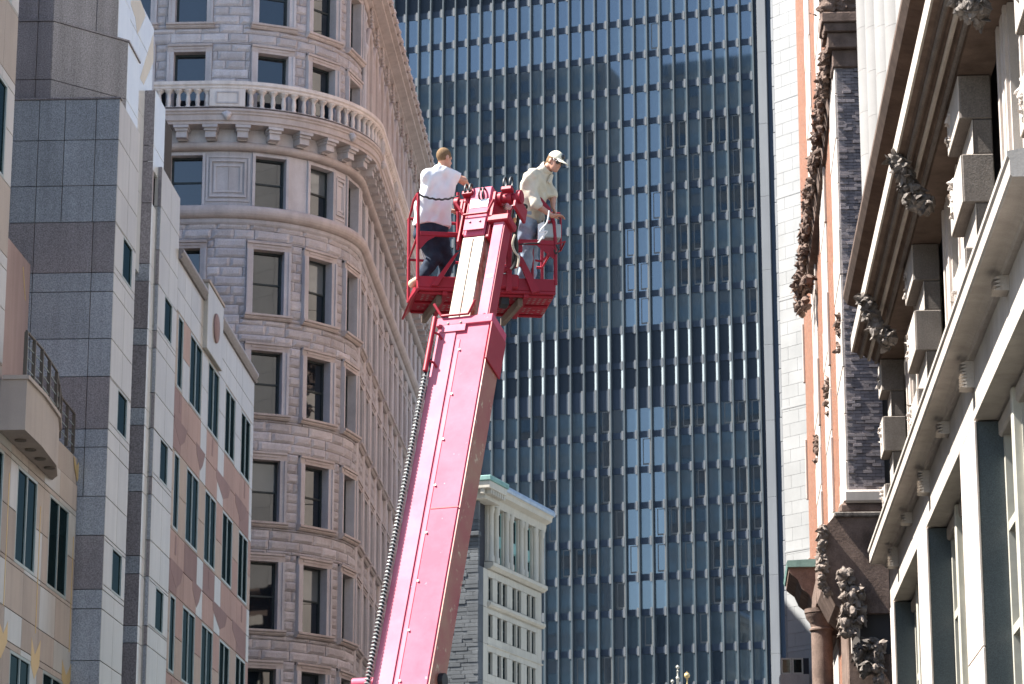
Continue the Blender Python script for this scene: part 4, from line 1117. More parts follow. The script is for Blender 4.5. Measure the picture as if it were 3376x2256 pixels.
# foot of the flank: weathered sills, corbel, carved capitals, porch column
for (x0, z0, z1, d, m) in ((6.22, 18.97, 19.40, .22, 'r_pale'), (6.08, 18.64, 18.968, .12, 'r_sand'), (5.88, 18.47, 18.638, .34, 'r_carve')):
    fbox(FQ, 'weathered_sill', x0, 7.6, -2.5, d, z0, z1, M[m], RS, .07)
V = []
prf = [(5.84, 18.466), (5.50, 18.05), (5.46, 17.2), (5.50, 16.3), (5.85, 15.6), (6.2, 15.3)]
for yy in (90.75, 95.0):
    for (x, z) in prf: V.append((x, yy, z))
    V += [(7.6, yy, 15.3), (7.6, yy, 18.466)]
mk('corbel', V, [tuple(range(8)), tuple(range(15, 7, -1))]+[(i, 8+i, 8+(i+1) % 8, (i+1) % 8) for i in range(8)], M['r_sand'], RS)
for k in range(7):
    t = k/6; c = (5.48-.06*math.sin(t*3), 90.7, 18.0-1.9*t)
    leafwork('carved_leaf', [(c[0]+lr.uniform(-.06, .12), c[1]+lr.uniform(-.1, .15), c[2]+lr.uniform(-.16, .16), lr.uniform(.05, .12)) for _ in range(6)], 30, .15, M['r_carved'], RS, k)
fbox(FQ, 'porch_shaft', 6.2, 7.6, -3, -.05, 10, 15.29, M['r_sand'], RS, .05)
def cap(name, x0, x1, z0, z1, n, mat, y=90.45, seed=1):
    l2 = random.Random(seed)
    sp = [(l2.uniform(x0, x1), y+l2.uniform(-.15, .3), l2.uniform(z0, z1), l2.uniform(.09, .2)) for _ in range(n)]
    sp += [((x0+x1)/2, y+.25, z0+(z1-z0)*t, (x1-x0)*.42) for t in (.15, .4, .65, .9)]
    leafwork(name, sp, n*5, .18, mat, RS, seed)
cap('carved_capital', 6.02, 6.38, 14.5, 16.6, 34, M['r_carved'], 90.4, 4)
cap('carved_capital', 6.30, 6.75, 15.0, 16.0, 18, M['r_carved'], 90.4, 5)
cap('carved_impost', 6.5, 7.05, 13.3, 14.35, 26, M['r_carve'], 90.4, 6)
cap('carved_impost', 7.0, 7.3, 13.0, 14.4, 12, M['r_carved'], 90.3, 7)
P = Vector((5.74, 97, 0))
V, Fc = lathe_geo((P.x, P.y, 8), [(.40, 0), (.38, 1), (.365, 7.6)], 24); mk('porch_column', V, Fc, M['r_sand'], RS, True)
V, Fc = lathe_geo((P.x, P.y, 15.6), [(.37, 0), (.42, .04), (.42, .10), (.37, .14), (.40, .3), (.52, .45), (.56, .6), (.46, .62), (.58, .64), (.58, .78)], 24); mk('porch_capital', V, Fc, M['r_sand'], RS, True)
fbox(F2R, 'porch_beam', 5, 9.5, .1, .95, 16.4, 17.3, M['r_sand'], RS, .05)
fsweep(F2R, 'porch_cornice', [(-.1, 15.9), (.45, 15.9), (.55, 16.4), (.75, 16.55), (.75, 17.0), (.95, 17.15), (1.05, 17.4), (1.3, 17.6), (1.45, 17.95), (1.75, 18.2), (1.75, 18.38), (-.1, 18.38)], 9.0, 13.2, M['r_sand'], RS)
fsweep(F2R, 'copper_flashing', [(-.1, 18.382), (1.80, 18.382), (1.84, 18.5), (1.80, 18.62), (-.1, 18.7)], 8.9, 13.3, M['copper'], RS)

# ================================================================== RIGHT, far: white stone building
RW = thing('white_stone_building', 'sunlit white ashlar corner between the dark tower and the red brick strips', 'building', (6.9, 131, 0))
F3R = Fr((7.1, 128.5, 0), (-.68, .733, 0), (-.733, -.68, 0))
E3 = F3R.hit(2573, 1128)[0]
fbox(F3R, 'core_wall', -2.0, E3-.02, -9, -.05, 0, 60, M['r_white'], RW, 0)
z = 14.0; r_ = 0
while z < 58:
    s = -2.0-(r_ % 2)*.6
    while s < E3:
        a, b = max(-2.0, s), min(E3, s+1.2)
        if b-a > .1: fbox(F3R, 'ashlar_block', a+.003, b-.004, -.25, 0, z+.003, z+.612, M['r_white'], RW, .004)
        s += 1.2
    z += .62; r_ += 1
for z in (46.2, 41.3, 36.2, 30.9, 24.05, 19.4): fsweep(F3R, 'string_course', [(-.1, z-.05), (.006, z-.05), (.015, z-.02), (.015, z+.06), (-.1, z+.10)], -2.0, E3+.03, M['r_white'], RW)
z = 14.0
while z < 58: fbox(F3R, 'corner_quoin', E3+.01, E3+.17+.02*(int(z) % 2), -.9, -.02, z+.01, z+1.17, M['t_corner'], RW, .02); z += 1.18
P = hy(*q2(205, 1390, 3), 127); Q = hy(*q2(345, 1500, 3), 127)
fA = Fr((0, 127, 0), (1, 0, 0), (0, -1, 0))
bw = fbox(fA, 'bay_window', P.x, 6.9, -.9, 0, Q.z, P.z, M['o_in'], RW, .01)
for (a, b) in ((P.x, P.x+.48), (P.x+.5, P.x+1.0)): window(fA, RW, a, b, Q.z, P.z, .004, M['r_frame'], M['r_glass'], .07)
fbox(fA, 'bay_base', P.x-.06, 6.9, -1, .08, Q.z-2.2, Q.z-.004, M['r_lime'], RW, .03)

# ================================================================== out of frame to the left: high-rises mirrored in the glass, and a block added for its shade
for (nm, lab, s0, s1, hgt) in (('slab_tower', 'grey high-rise seen only as reflection in the lower panes of the dark tower', 58.0, 102, 151), ('slab_tower', 'narrower grey high-rise reflected in the right-hand panes of the dark tower', 26, 48.9, 149)):
    fr = FT; c = fr.p((s0+s1)/2, 124, 0)
    th = thing(nm, lab, 'high-rise', c[:], 'high-rises mirrored in the dark tower')
    fw = Fr(fr.p(0, 120, 0), fr.a, -fr.n)
    fbox(fw, 'core_wall', s0, s1, -9, -.3, 0, hgt, M['conc'], th, .1)
    A = Acc()
    z = 3
    while z < hgt: A.box(fw, s0+.2, s1-.2, -.3, -.05, z, z+1.9); z += 3.9
    A.build('window_band', M['t_gd'], th)
    for k in range(int((s1-s0)/5.2)+1): fbox(fw, 'pier', s0+k*5.2, s0+k*5.2+.7, -.3, .25, 0, hgt, M['conc'], th, .05)
WB = thing('unseen_shade_block', 'plain concrete block standing hidden behind the granite office building', 'building', (-46, 104, 0))
fw = Fr((-32.5, 0, 0), (0, 1, 0), (1, 0, 0))
fbox(fw, 'wall', 94, 113, -27, 0, 0, 66, M['conc'], WB, .1)  # unseen block, added so its shade falls on the rounded corner building
for k in range(15): fbox(fw, 'floor_ledge', 93.9, 113.1, -.1, .25, 4+k*4.1, 4.4+k*4.1, M['conc'], WB, .05)

# ================================================================== the boom lift
LF = thing('boom_lift', 'red telescopic boom lift with a two-person basket raised over the street', 'boom lift', (-3.2, 28.5, 0))
class Fr3(Fr):
    def __init__(s, O, a, n, c):
        s.O, s.a, s.n, s.c = Vector(O), Vector(a).normalized(), Vector(n).normalized(), Vector(c).normalized()
        s.rot = Matrix((s.n.cross(s.c), s.n, s.c)).transposed().to_4x4()
    def p(s, u, d, z): return s.O+s.a*u+s.n*d+s.c*z
B0, B1 = at(1318, 2256, 30.0), at(1535, 1050, 32.7)
bd = (B1-B0).normalized(); br = bd.cross(ZZ).normalized(); bn = br.cross(bd).normalized()
FB = Fr3(B0, br, bn, bd); L1 = (B1-B0).length
LB = -3.7                                        # foot of the boom at the turntable
OBM = fbox(FB, 'outer_boom', -.33, .33, -.40, 0, LB, L1, M['l_faded'], LF, .015)
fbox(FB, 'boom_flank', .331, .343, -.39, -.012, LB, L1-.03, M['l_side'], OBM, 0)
fbox(FB, 'cover_plate', -.325, -.085, .001, .014, LB, L1-.16, M['l_chalk'], OBM, .004)
fbox(FB, 'cover_seam', -.062, -.018, .001, .006, LB, L1-.3, M['l_chalk'], OBM, .002)
fbox(FB, 'end_collar', -.35, .36, -.42, .03, L1-.10, L1+.02, M['l_faded'], OBM, .01)
fbox(FB, 'end_cheek', .345, .37, -.42, .03, L1-.62, L1-.101, M['l_red'], OBM, .01)
fbox(FB, 'weld_seam', -.01, .33, .001, .005, L1-2.62, L1-2.605, M['l_red'], OBM, 0)
for i in range(9):
    P = FB.p(-.005+.004*(i % 2), .0, L1-.45-i*.62); V, Fc = tube_geo([P, P+bn*.016], .013, 8); mk('bolt', V, Fc, M['l_wire'], OBM)
# telescoping sections
INN = fbox(FB, 'inner_boom', -.245, .045, -.36, -.03, L1-.3, L1+1.24, M['l_steel'], LF, .012)
fbox(FB, 'wear_strip', -.108, -.098, -.029, -.024, L1-.2, L1+1.2, M['l_brown'], INN, 0)
HEAD = fbox(FB, 'boom_head', -.235, .04, -.34, -.01, L1+1.24, L1+1.98, M['l_faded'], LF, .015)
fbox(FB, 'sticker', -.215, .02, -.009, -.005, L1+1.66, L1+1.78, M['l_white'], HEAD, 0)
fbox(FB, 'head_cheek', -.33, -.30, -.34, -.05, L1+1.2, L1+1.80, M['l_red'], HEAD, .01)
fbox(FB, 'head_cheek', -.272, -.25, -.34, -.05, L1+1.3, L1+1.80, M['l_red'], HEAD, .01)
fbox(FB, 'head_cheek', .05, .10, -.40, -.02, L1+1.2, L1+1.9, M['l_red'], HEAD, .02)
JB = fbox(FB, 'jib_arm', .135, .275, -.22, -.012, L1-.1, L1+1.44, M['l_chalk'], LF, .012)
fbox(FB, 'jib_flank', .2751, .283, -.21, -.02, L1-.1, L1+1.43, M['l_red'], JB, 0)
fbox(FB, 'jib_sticker', .17, .245, -.0115, -.008, L1+.58, L1+.62, M['gold'], JB, 0)
fbox(FB, 'jib_clevis', .06, .34, -.25, .03, L1+1.40, L1+1.50, M['l_red'], JB, .015)
# guard bars across the sections
def guard(l, w0, w1, par):
    g = tube('guard_bar', [FB.p(w0-.10, .10, l+.15), FB.p(w0, .05, l), FB.p(w1, .05, l), FB.p(w1+.08, .10, l+.15)], .018, M['l_red'], par, 8, False)
    fbox(FB, 'guard_plate', w0+.02, w1-.02, .016, .028, l-.22, l-.03, M['l_chalk'], g, .01)
    for w in (w0+.09, w1-.09): P = FB.p(w, .028, l-.10); V, Fc = tube_geo([P, P+bn*.012], .014, 8); mk('bolt', V, Fc, M['l_black'], g)
    return g
guard(L1+.03, -.29, .05, OBM); guard(L1+1.52, -.25, .06, HEAD)
tube('cross_pin', [FB.p(-.46, -.12, L1+1.84), FB.p(.40, -.12, L1+1.84)], .055, M['l_red'], HEAD, 14)
for w in (-.44, -.28, .12, .26, .37):
    tube('pin_collar', [FB.p(w-.025, -.12, L1+1.84), FB.p(w+.025, -.12, L1+1.84)], .085, M['l_red'], HEAD, 14)
for (w, l) in ((-.30, 1.95), (-.24, 1.95), (-.10, 1.86), (-.055, 1.86), (.20, 1.98), (.28, 1.98)):
    pts = [FB.p(w, .0+.045*math.sin(t), L1+l+.075*math.cos(t)) for t in np.linspace(0, 2*math.pi, 15)]
    tube('hook_ring', pts, .013, M['l_black'], HEAD, 6)
for w in (-.27, .24): fbox(FB, 'ring_block', w-.07, w+.07, -.06, .03, L1+1.86, L1+1.92, M['l_red'], HEAD, .01)
# guide tube and coiled hose along the left edge
GT = tube('guide_tube', [FB.p(-.345, .10, L1-.78), FB.p(-.345, .10, L1-.02)], .03, M['l_red'], OBM, 12)
for l in (L1-.22, L1-.62): tube('tube_bracket', [FB.p(-.345, .10, l), FB.p(-.27, .07, l-.03), FB.p(-.25, .015, l-.06)], .016, M['l_red'], GT, 6)
tube('hose_core', [FB.p(-.352, .055, -2.5), FB.p(-.352, .07, L1-.76)], .022, M['l_black'], OBM, 10)
A = Acc(); pts = []
n = int((L1-.78+.9)/.046)
for i in range(n*12+1):
    t = i/12*2*math.pi; l = -.9+i/12*.046; pts.append(FB.p(-.352+.034*math.cos(t), .062+.034*math.sin(t), l))
V, Fc = tube_geo(pts, .0075, 5); mk('coiled_hose', V, Fc, M['l_wire'], OBM, True)
tube('side_pin', [FB.p(-.62, -.12, .10), FB.p(-.33, -.12, .10)], .06, M['l_faded'], OBM, 14)
tube('side_pin', [FB.p(-.50, -.12, .0), FB.p(-.46, -.12, -.5)], .05, M['l_faded'], OBM, 12)
tube('side_hub', [FB.p(.343, -.26, .16), FB.p(.40, -.26, .16)], .085, M['l_black'], OBM, 14)
# carrier below the frame
bp = FB.p(0, -.25, LB+.3)
fg = Fr((bp.x, bp.y, 0), (1, 0, 0), (0, -1, 0))
fbox(fg, 'turntable', -.9, .9, -1.1, 1.3, 1.15, 1.95, M['l_red'], LF, .06)
fbox(fg, 'boom_cradle', -.5, -.36, -.5, .5, 1.952, 2.7, M['l_red'], LF, .03); fbox(fg, 'boom_cradle', .36, .5, -.5, .5, 1.952, 2.7, M['l_red'], LF, .03)
fbox(fg, 'counterweight', -1.0, 1.0, 1.302, 2.2, 1.0, 2.0, M['l_grey'], LF, .08)
fbox(fg, 'chassis', -.8, .8, -1.9, 1.9, .55, 1.148, M['l_grey'], LF, .05)
for sx in (-1, 1):
    for sy in (-1.5, 1.5):
        c = fg.p(sx*.95, sy, .52); w = tube('wheel', [c-Vector((.2, 0, 0)), c+Vector((.2, 0, 0))], .52, M['tyre'], LF, 24, False)
        tube('rim', [c-Vector((.21, 0, 0)), c+Vector((.21, 0, 0))], .28, M['l_white'], w, 16, False)

# ------------------------------------------------------------------ basket
def K(x, y, dep=0.0): return at(1300+.4145*x, 450+.4145*y, 34.6+dep)
aB = (CR*math.cos(R(8))+CA*math.sin(R(8))); nB = (CR*math.sin(R(8))-CA*math.cos(R(8)))
FK = Fr(at(1300+.4145*730, 450+.4145*1222, 34.15), aB, nB)
FK.O = Vector((FK.O.x, FK.O.y, FK.O.z))
XL, XR, DP, HR = -.84, .86, -1.1, 1.2
BK = fbox(FK, 'basket', XL, XR, DP, 0, -.025, .012, M['l_red'], LF, .006)
for s in (-.5, .0, .5): fbox(FK, 'floor_rib', s-.03, s+.03, DP+.02, -.02, -.07, -.026, M['l_red'], BK, .004)
for d in (-.08, -.55, -1.02): fbox(FK, 'floor_rib', XL+.02, XR-.02, d-.02, d+.02, -.055, -.027, M['l_red'], BK, .004)
A = Acc()
for i in range(26):
    for j in range(12):
        s = XL+.08+i*.063; d = -.95+j*.078
        if rng.random() < .75: A.box(FK, s, s+.03, d, d+.02, -.0275, -.0258)
A.build('grating_holes', M['l_wire'], BK)['kind'] = 'stuff'
# kick boards
fbox(FK, 'toe_board', XL, -.22, -.02, .0, .013, .15, M['l_red'], BK, .004); fbox(FK, 'toe_board', .05, XR, -.02, .0, .013, .165, M['l_red'], BK, .004)
fbox(FK, 'toe_board', XL, XL+.02, DP, -.022, .013, .15, M['l_red'], BK, .004); fbox(FK, 'toe_board', XR-.02, XR, DP, -.022, .013, .15, M['l_red'], BK, .004)
fbox(FK, 'toe_board', XL, XR, DP, DP+.02, .013, .15, M['l_red'], BK, .004)
V = [FK.p(s, d, z)[:] for (s, d, z) in ((XL, 0, .0), (XL, DP, .0), (XL-.09, DP+.05, -.13), (XL-.09, -.05, -.13), (XL+.02, 0, -.02), (XL+.02, DP, -.02), (XL-.07, DP+.05, -.14), (XL-.07, -.05, -.14))]
mk('end_flange', V, [(0, 1, 2, 3), (7, 6, 5, 4), (0, 3, 7, 4), (1, 5, 6, 2), (0, 4, 5, 1), (3, 2, 6, 7)], M['l_red'], BK)
rr_ = .021
def rail(name, pts, r=rr_, m='l_red'): return tube(name, [FK.p(*p) for p in pts], r, M[m], BK, 8)
rail('post', [(XL, -.01, .1), (XL, -.01, HR)]); rail('post', [(XL, DP, .1), (XL, DP, HR)])
rail('post', [(-.35, -.01, .5), (-.35, -.01, HR+.03)]); rail('post', [(XR, DP, .1), (XR, DP, HR-.12)])
rail('top_rail', [(.24, -.01, HR+.02), (.52, -.01, HR+.02), (.66, -.01, HR-.02), (.77, -.01, HR-.12), (.84, -.01, HR-.3), (XR, -.01, HR-.55), (XR, -.01, .1)], .024)
rail('top_rail', [(XL, -.01, HR), (XL-.02, -.3, HR), (XL, DP, HR), (XR, DP, HR-.12), (XR, -.55, HR-.14), (.84, -.02, HR-.28)])
rail('mid_rail', [(XL, -.01, .66), (XL, DP, .66), (XR, DP, .62), (XR, -.01, .62)], .018)
fbox(FK, 'mid_plate', XL+.02, -.32, -.035, .015, .66, .715, M['l_red'], BK, .005)
fbox(FK, 'mid_plate', .40, XR-.02, -.035, .015, .60, .66, M['l_red'], BK, .005)
def plate(pts, t=.012, m='l_red', name='gusset'):
    n = len(pts); V = [FK.p(s, d-t, z)[:] for s, d, z in pts]+[FK.p(s, d, z)[:] for s, d, z in pts]
    return mk(name, V, [tuple(range(n)), tuple(range(2*n-1, n-1, -1))]+[(i, n+i, n+(i+1) % n, (i+1) % n) for i in range(n)], M[m], BK)
plate([(XL+.01, .004, .659), (-.62, .004, .659), (-.72, .004, .60), (XL+.02, .004, .48)])
plate([(XR-.01, .004, .598), (.62, .004, .598), (.74, .004, .50), (XR-.02, .004, .42)])
plate([(.30, .03, HR+.04), (.52, .03, HR+.05), (.68, .03, HR), (.80, .03, HR-.14), (.76, .03, HR-.2), (.62, .03, HR-.12), (.42, .03, HR-.02)], .01)
plate([(-.40, .06, .42), (-.34, .06, .46), (-.60, .06, .02), (-.68, .06, .02)], .05, name='strut')
plate([(.36, .06, .46), (.44, .06, .42), (.66, .06, .0), (.56, .06, -.03)], .05, name='strut')
tube('safety_chain', [FK.p(XL+(.49)*t, .03, HR-.03-.05*math.sin(math.pi*t)+.006*math.sin(t*40)) for t in np.linspace(0, 1, 24)], .013, M['l_black'], BK, 6)
for (s, l) in ((-.58, .34), (.42, .34)):
    P0, P1 = FK.p(s+.02, -.12, -.10), FK.p(s-.06, -1.14, -.10)
    ax = (P1-P0).normalized(); fbox(Fr3(P0, aB, ZZ, ax), 'skid_timber', -.03, .03, -.05, .05, 0, (P1-P0).length, M['l_brown'], BK, .004)
fbox(FK, 'mount_block', .2, .3, -.3, -.1, -.15, -.03, M['l_black'], BK, .01)
tube('red_pole', [FK.p(.61, -.25, .05), FK.p(.61, -.25, .62)], .017, M['l_red'], BK, 8)
# console, its guard and cables
CB = fbox(FK, 'control_box', .66, .93, -.30, .0, .70, .88, M['l_grey'], BK, .012)
fbox(FK, 'control_panel', .69, .90, -.28, -.04, .881, .888, M['l_black'], CB, .004)
for k in range(3): tube('joystick', [FK.p(.72+.07*k, -.16, .888), FK.p(.72+.07*k, -.16, .96)], .009, M['l_black'], CB, 6)
plate([(.64, .012, .86), (.72, .012, .90), (.72, .012, .68), (.64, .012, .66)], .02, 'l_white', 'decal_plate')
rail('console_guard', [(.74, -.35, 1.12), (.97, -.35, 1.12), (.98, -.35, 1.08), (.98, -.35, .64), (.86, -.35, .58)], .014)
rail('console_guard', [(.98, -.35, .64), (.98, -.02, .66), (XR, -.01, .62)], .012)
def cable(name, pts, r, m='l_black'):
    P = [K(*p) for p in pts]; out = []
    for i in range(len(P)-1):                                    # smooth through the points
        p0, p1, p2, p3 = P[max(i-1, 0)], P[i], P[i+1], P[min(i+2, len(P)-1)]
        for t in np.linspace(0, 1, 7)[:-1]:
            out.append(.5*((2*p1)+(p2-p0)*t+(2*p0-5*p1+4*p2-p3)*t*t+(3*p1-p0-3*p2+p3)*t**3))
    out.append(P[-1]); return tube(name, out, r, M[m], BK, 7)
cable('hydraulic_hose', [(925, 560, -.6), (975, 545, -.62), (1040, 545, -.6), (1050, 570, -.58), (1000, 600, -.6), (960, 590, -.6)], .014)
cable('hydraulic_hose', [(975, 590, -.55), (985, 650, -.55), (965, 780, -.5), (975, 880, -.5), (960, 1010, -.5), (930, 1060, -.5)], .022)
cable('hydraulic_hose', [(945, 580, -.55), (935, 700, -.55), (955, 820, -.5), (945, 960, -.5), (940, 1050, -.45)], .016)
cable('pale_hose', [(960, 780, -.57), (940, 850, -.57), (960, 920, -.57), (990, 960, -.57), (980, 1040, -.57)], .014, 'shirt_k')
cable('wire', [(770, 425, -.75), (800, 480, -.78), (830, 530, -.75)], .006, 'l_wire')
cable('white_cord', [(1232, 590, -.45), (1215, 680, -.47), (1175, 730, -.46), (1160, 760, -.46), (1215, 755, -.47), (1180, 800, -.46), (1140, 852, -.45)], .009, 'l_white')
cable('cable_loop', [(1285, 860, -.3), (1300, 900, -.3), (1285, 935, -.3), (1270, 900, -.3)], .01)
cable('cable_loop', [(1000, 860, -.5), (1060, 852, -.5), (1160, 850, -.48)], .01)
cable('hand_loop', [(1120, 985, -.3), (1170, 990, -.3), (1215, 950, -.3), (1220, 920, -.3)], .014, 'l_red')
for (x, y, w_, h_, m) in ((860, 535, .055, .03, 'l_wire'), (905, 560, .04, .03, 'l_white'), (955, 670, .02, .03, 'gold')):
    c = K(x, y, -.72); fbox(Fr(c, aB, nB), 'valve', -w_, w_, -.04, .04, -h_, h_, M[m], BK, .012)
# leveller and mast between boom and basket
fbox(FK, 'mount_mast', .24, .31, -.02, .08, -.03, 1.12, M['l_red'], BK, .015)
fbox(FK, 'mount_mast', -.28, -.23, .0, .08, .3, 1.15, M['l_red'], BK, .015)
fbox(FK, 'mount_crossbar', -.30, .45, -.04, .0, .50, .60, M['l_red'], BK, .015)
fbox(FK, 'mount_crossbar', -.22, .34, .01, .06, .98, 1.05, M['l_red'], BK, .015)
tube('level_cylinder', [FK.p(.16, .05, .22), FK.p(.42, .05, .34)], .035, M['l_red'], BK, 10)
tube('level_cylinder', [FK.p(.1, .06, .1), FK.p(.16, .12, .9)], .03, M['l_black'], BK, 10)
fbox(FK, 'mount_base', .0, .40, -.1, .06, .02, .2, M['l_red'], BK, .02)
for w in (-.36, .34): fbox(FB, 'head_lug', w-.02, w+.02, -.42, -.06, L1+1.66, L1+1.86, M['l_red'], HEAD, .01)

# ================================================================== the two people
def basis(f, u):
    f = Vector(f).normalized(); u = Vector(u); u = (u-f*u.dot(f)).normalized(); r = f.cross(u)
    return r, f, u
def head_sdf(c, f, u):
    r, f, u = basis(f, u); Bm = [r[:], f[:], u[:]]
    def g(a, b, c_): return np.array(c+r*a+f*b+u*c_)
    def fn(P):
        d = d_ell(P, g(0, -.008, .018), (.074, .097, .100), Bm)
        d = smin(d, d_ell(P, g(0, .035, -.062), (.056, .064, .062), Bm), .035)
        d = smin(d, d_cone(P, g(0, .088, .0), .010, g(0, .108, -.034), .016), .016)
        d = smin(d, d_cone(P, g(-.035, .078, .016), .014, g(.035, .078, .016), .014), .02)
        d = smin(d, d_cone(P, g(-.02, .085, -.068), .009, g(.02, .085, -.068), .009), .015)
        d = smin(d, d_ell(P, g(0, .08, -.105), (.022, .02, .018), Bm), .02)
        for s in (-1, 1): d = smin(d, d_ell(P, g(s*.076, -.008, -.012), (.012, .024, .034), Bm), .008)
        return d
    return fn, g
def hand_cones(w, dr, pn, spread=.018, curl=.5):
    """palm and five fingers: wrist, pointing direction, palm normal"""
    dr = Vector(dr).normalized(); pn = Vector(pn); pn = (pn-dr*pn.dot(dr)).normalized(); sd = dr.cross(pn)
    w = Vector(w); out = []
    for i in range(4):
        x = (i-1.5)*spread*1.15; k = w+dr*.088+sd*x
        out.append((w+sd*x*.6+dr*.01, .017, k, .013, 'p'))
        ln = (.036, .043, .040, .030)[i]
        a = k+dr*ln*math.cos(curl*.5)+pn*ln*math.sin(curl*.5); b = a+dr*ln*.75*math.cos(curl*1.4)+pn*ln*.75*math.sin(curl*1.4)
        e = b+dr*ln*.5*math.cos(curl*2.2)+pn*ln*.5*math.sin(curl*2.2)
        out += [(k, .0105, a, .0095, 'f'), (a, .0095, b, .0085, 'f'), (b, .0085, e, .007, 'f')]
    t0 = w+sd*.028+dr*.025; t1 = t0+sd*.03+dr*.03+pn*.012; t2 = t1+dr*.03+pn*.012+sd*.005
    out += [(t0, .015, t1, .012, 'f'), (t1, .012, t2, .009, 'f')]
    return out
def person(label, J, fdir, hup, hands, clothes):
    """J joints (world); one continuous body; clothing and hair are children"""
    limbs = [('neckb', .058, 'head', .052), ('neckb', .06, 'chest', .10), ('shL', .06, 'elL', .044), ('elL', .044, 'wrL', .029), ('shR', .06, 'elR', .044), ('elR', .044, 'wrR', .029),
             ('hipL', .08, 'knL', .055), ('knL', .056, 'anL', .04), ('hipR', .08, 'knR', .055), ('knR', .056, 'anR', .04),
             ('shL', .076, 'hipL', .092), ('shR', .076, 'hipR', .092), ('chest', .112, 'pelvis', .105), ('neckb', .05, 'shL', .058), ('neckb', .05, 'shR', .058)]
    hf, g = head_sdf(J['head'], fdir, hup)
    hc = []
    for (w, dr, pn, cu) in hands: hc += hand_cones(J[w], dr, pn, .018, cu)
    feet = [(J['anL'], .042, J['toL'], .034), (J['anR'], .042, J['toR'], .034)]
    def body(P):
        d = su([d_cone(P, J[a], ra, J[b], rb) for a, ra, b, rb in limbs], .035)
        d = smin(d, hf(P), .02)
        for a, ra, b, rb in feet: d = smin(d, d_cone(P, a, ra, b, rb), .02)
        if hc:
            h = su([d_cone(P, a, ra, b, rb) for a, ra, b, rb, k in hc if k == 'p'], .012)
            for a, ra, b, rb, k in hc:
                if k == 'f': h = smin(h, d_cone(P, a, ra, b, rb), .004)
            d = smin(d, h, .012)
        return d
    pts = np.array([list(v) for v in J.values()]+[list(c[2]) for c in hc]); lo, hi = pts.min(0)-.17, pts.max(0)+.17
    V, Fc = surf(body, lo, hi, .0105)
    o = mk('person', V, Fc, M['skin'], None, True)
    o['label'] = label; o['category'] = 'person'; o['group'] = 'people in the lift basket'
    for (name, mat, fn, h) in clothes(J, body, g, (lo, hi)):
        V, Fc = surf(fn, lo, hi, h)
        if len(Fc): mk(name, V, Fc, M[mat], o, True)
    return o, g
def folds(P, amp, a, b, c, ph=0.):
    return np.minimum(amp*(np.sin(P[:, 0]*a+P[:, 2]*b+ph)*.6+np.sin(P[:, 1]*c-P[:, 2]*b*.7+2*ph)*.4), .006)
def seg(J, l): return [d for d in l]
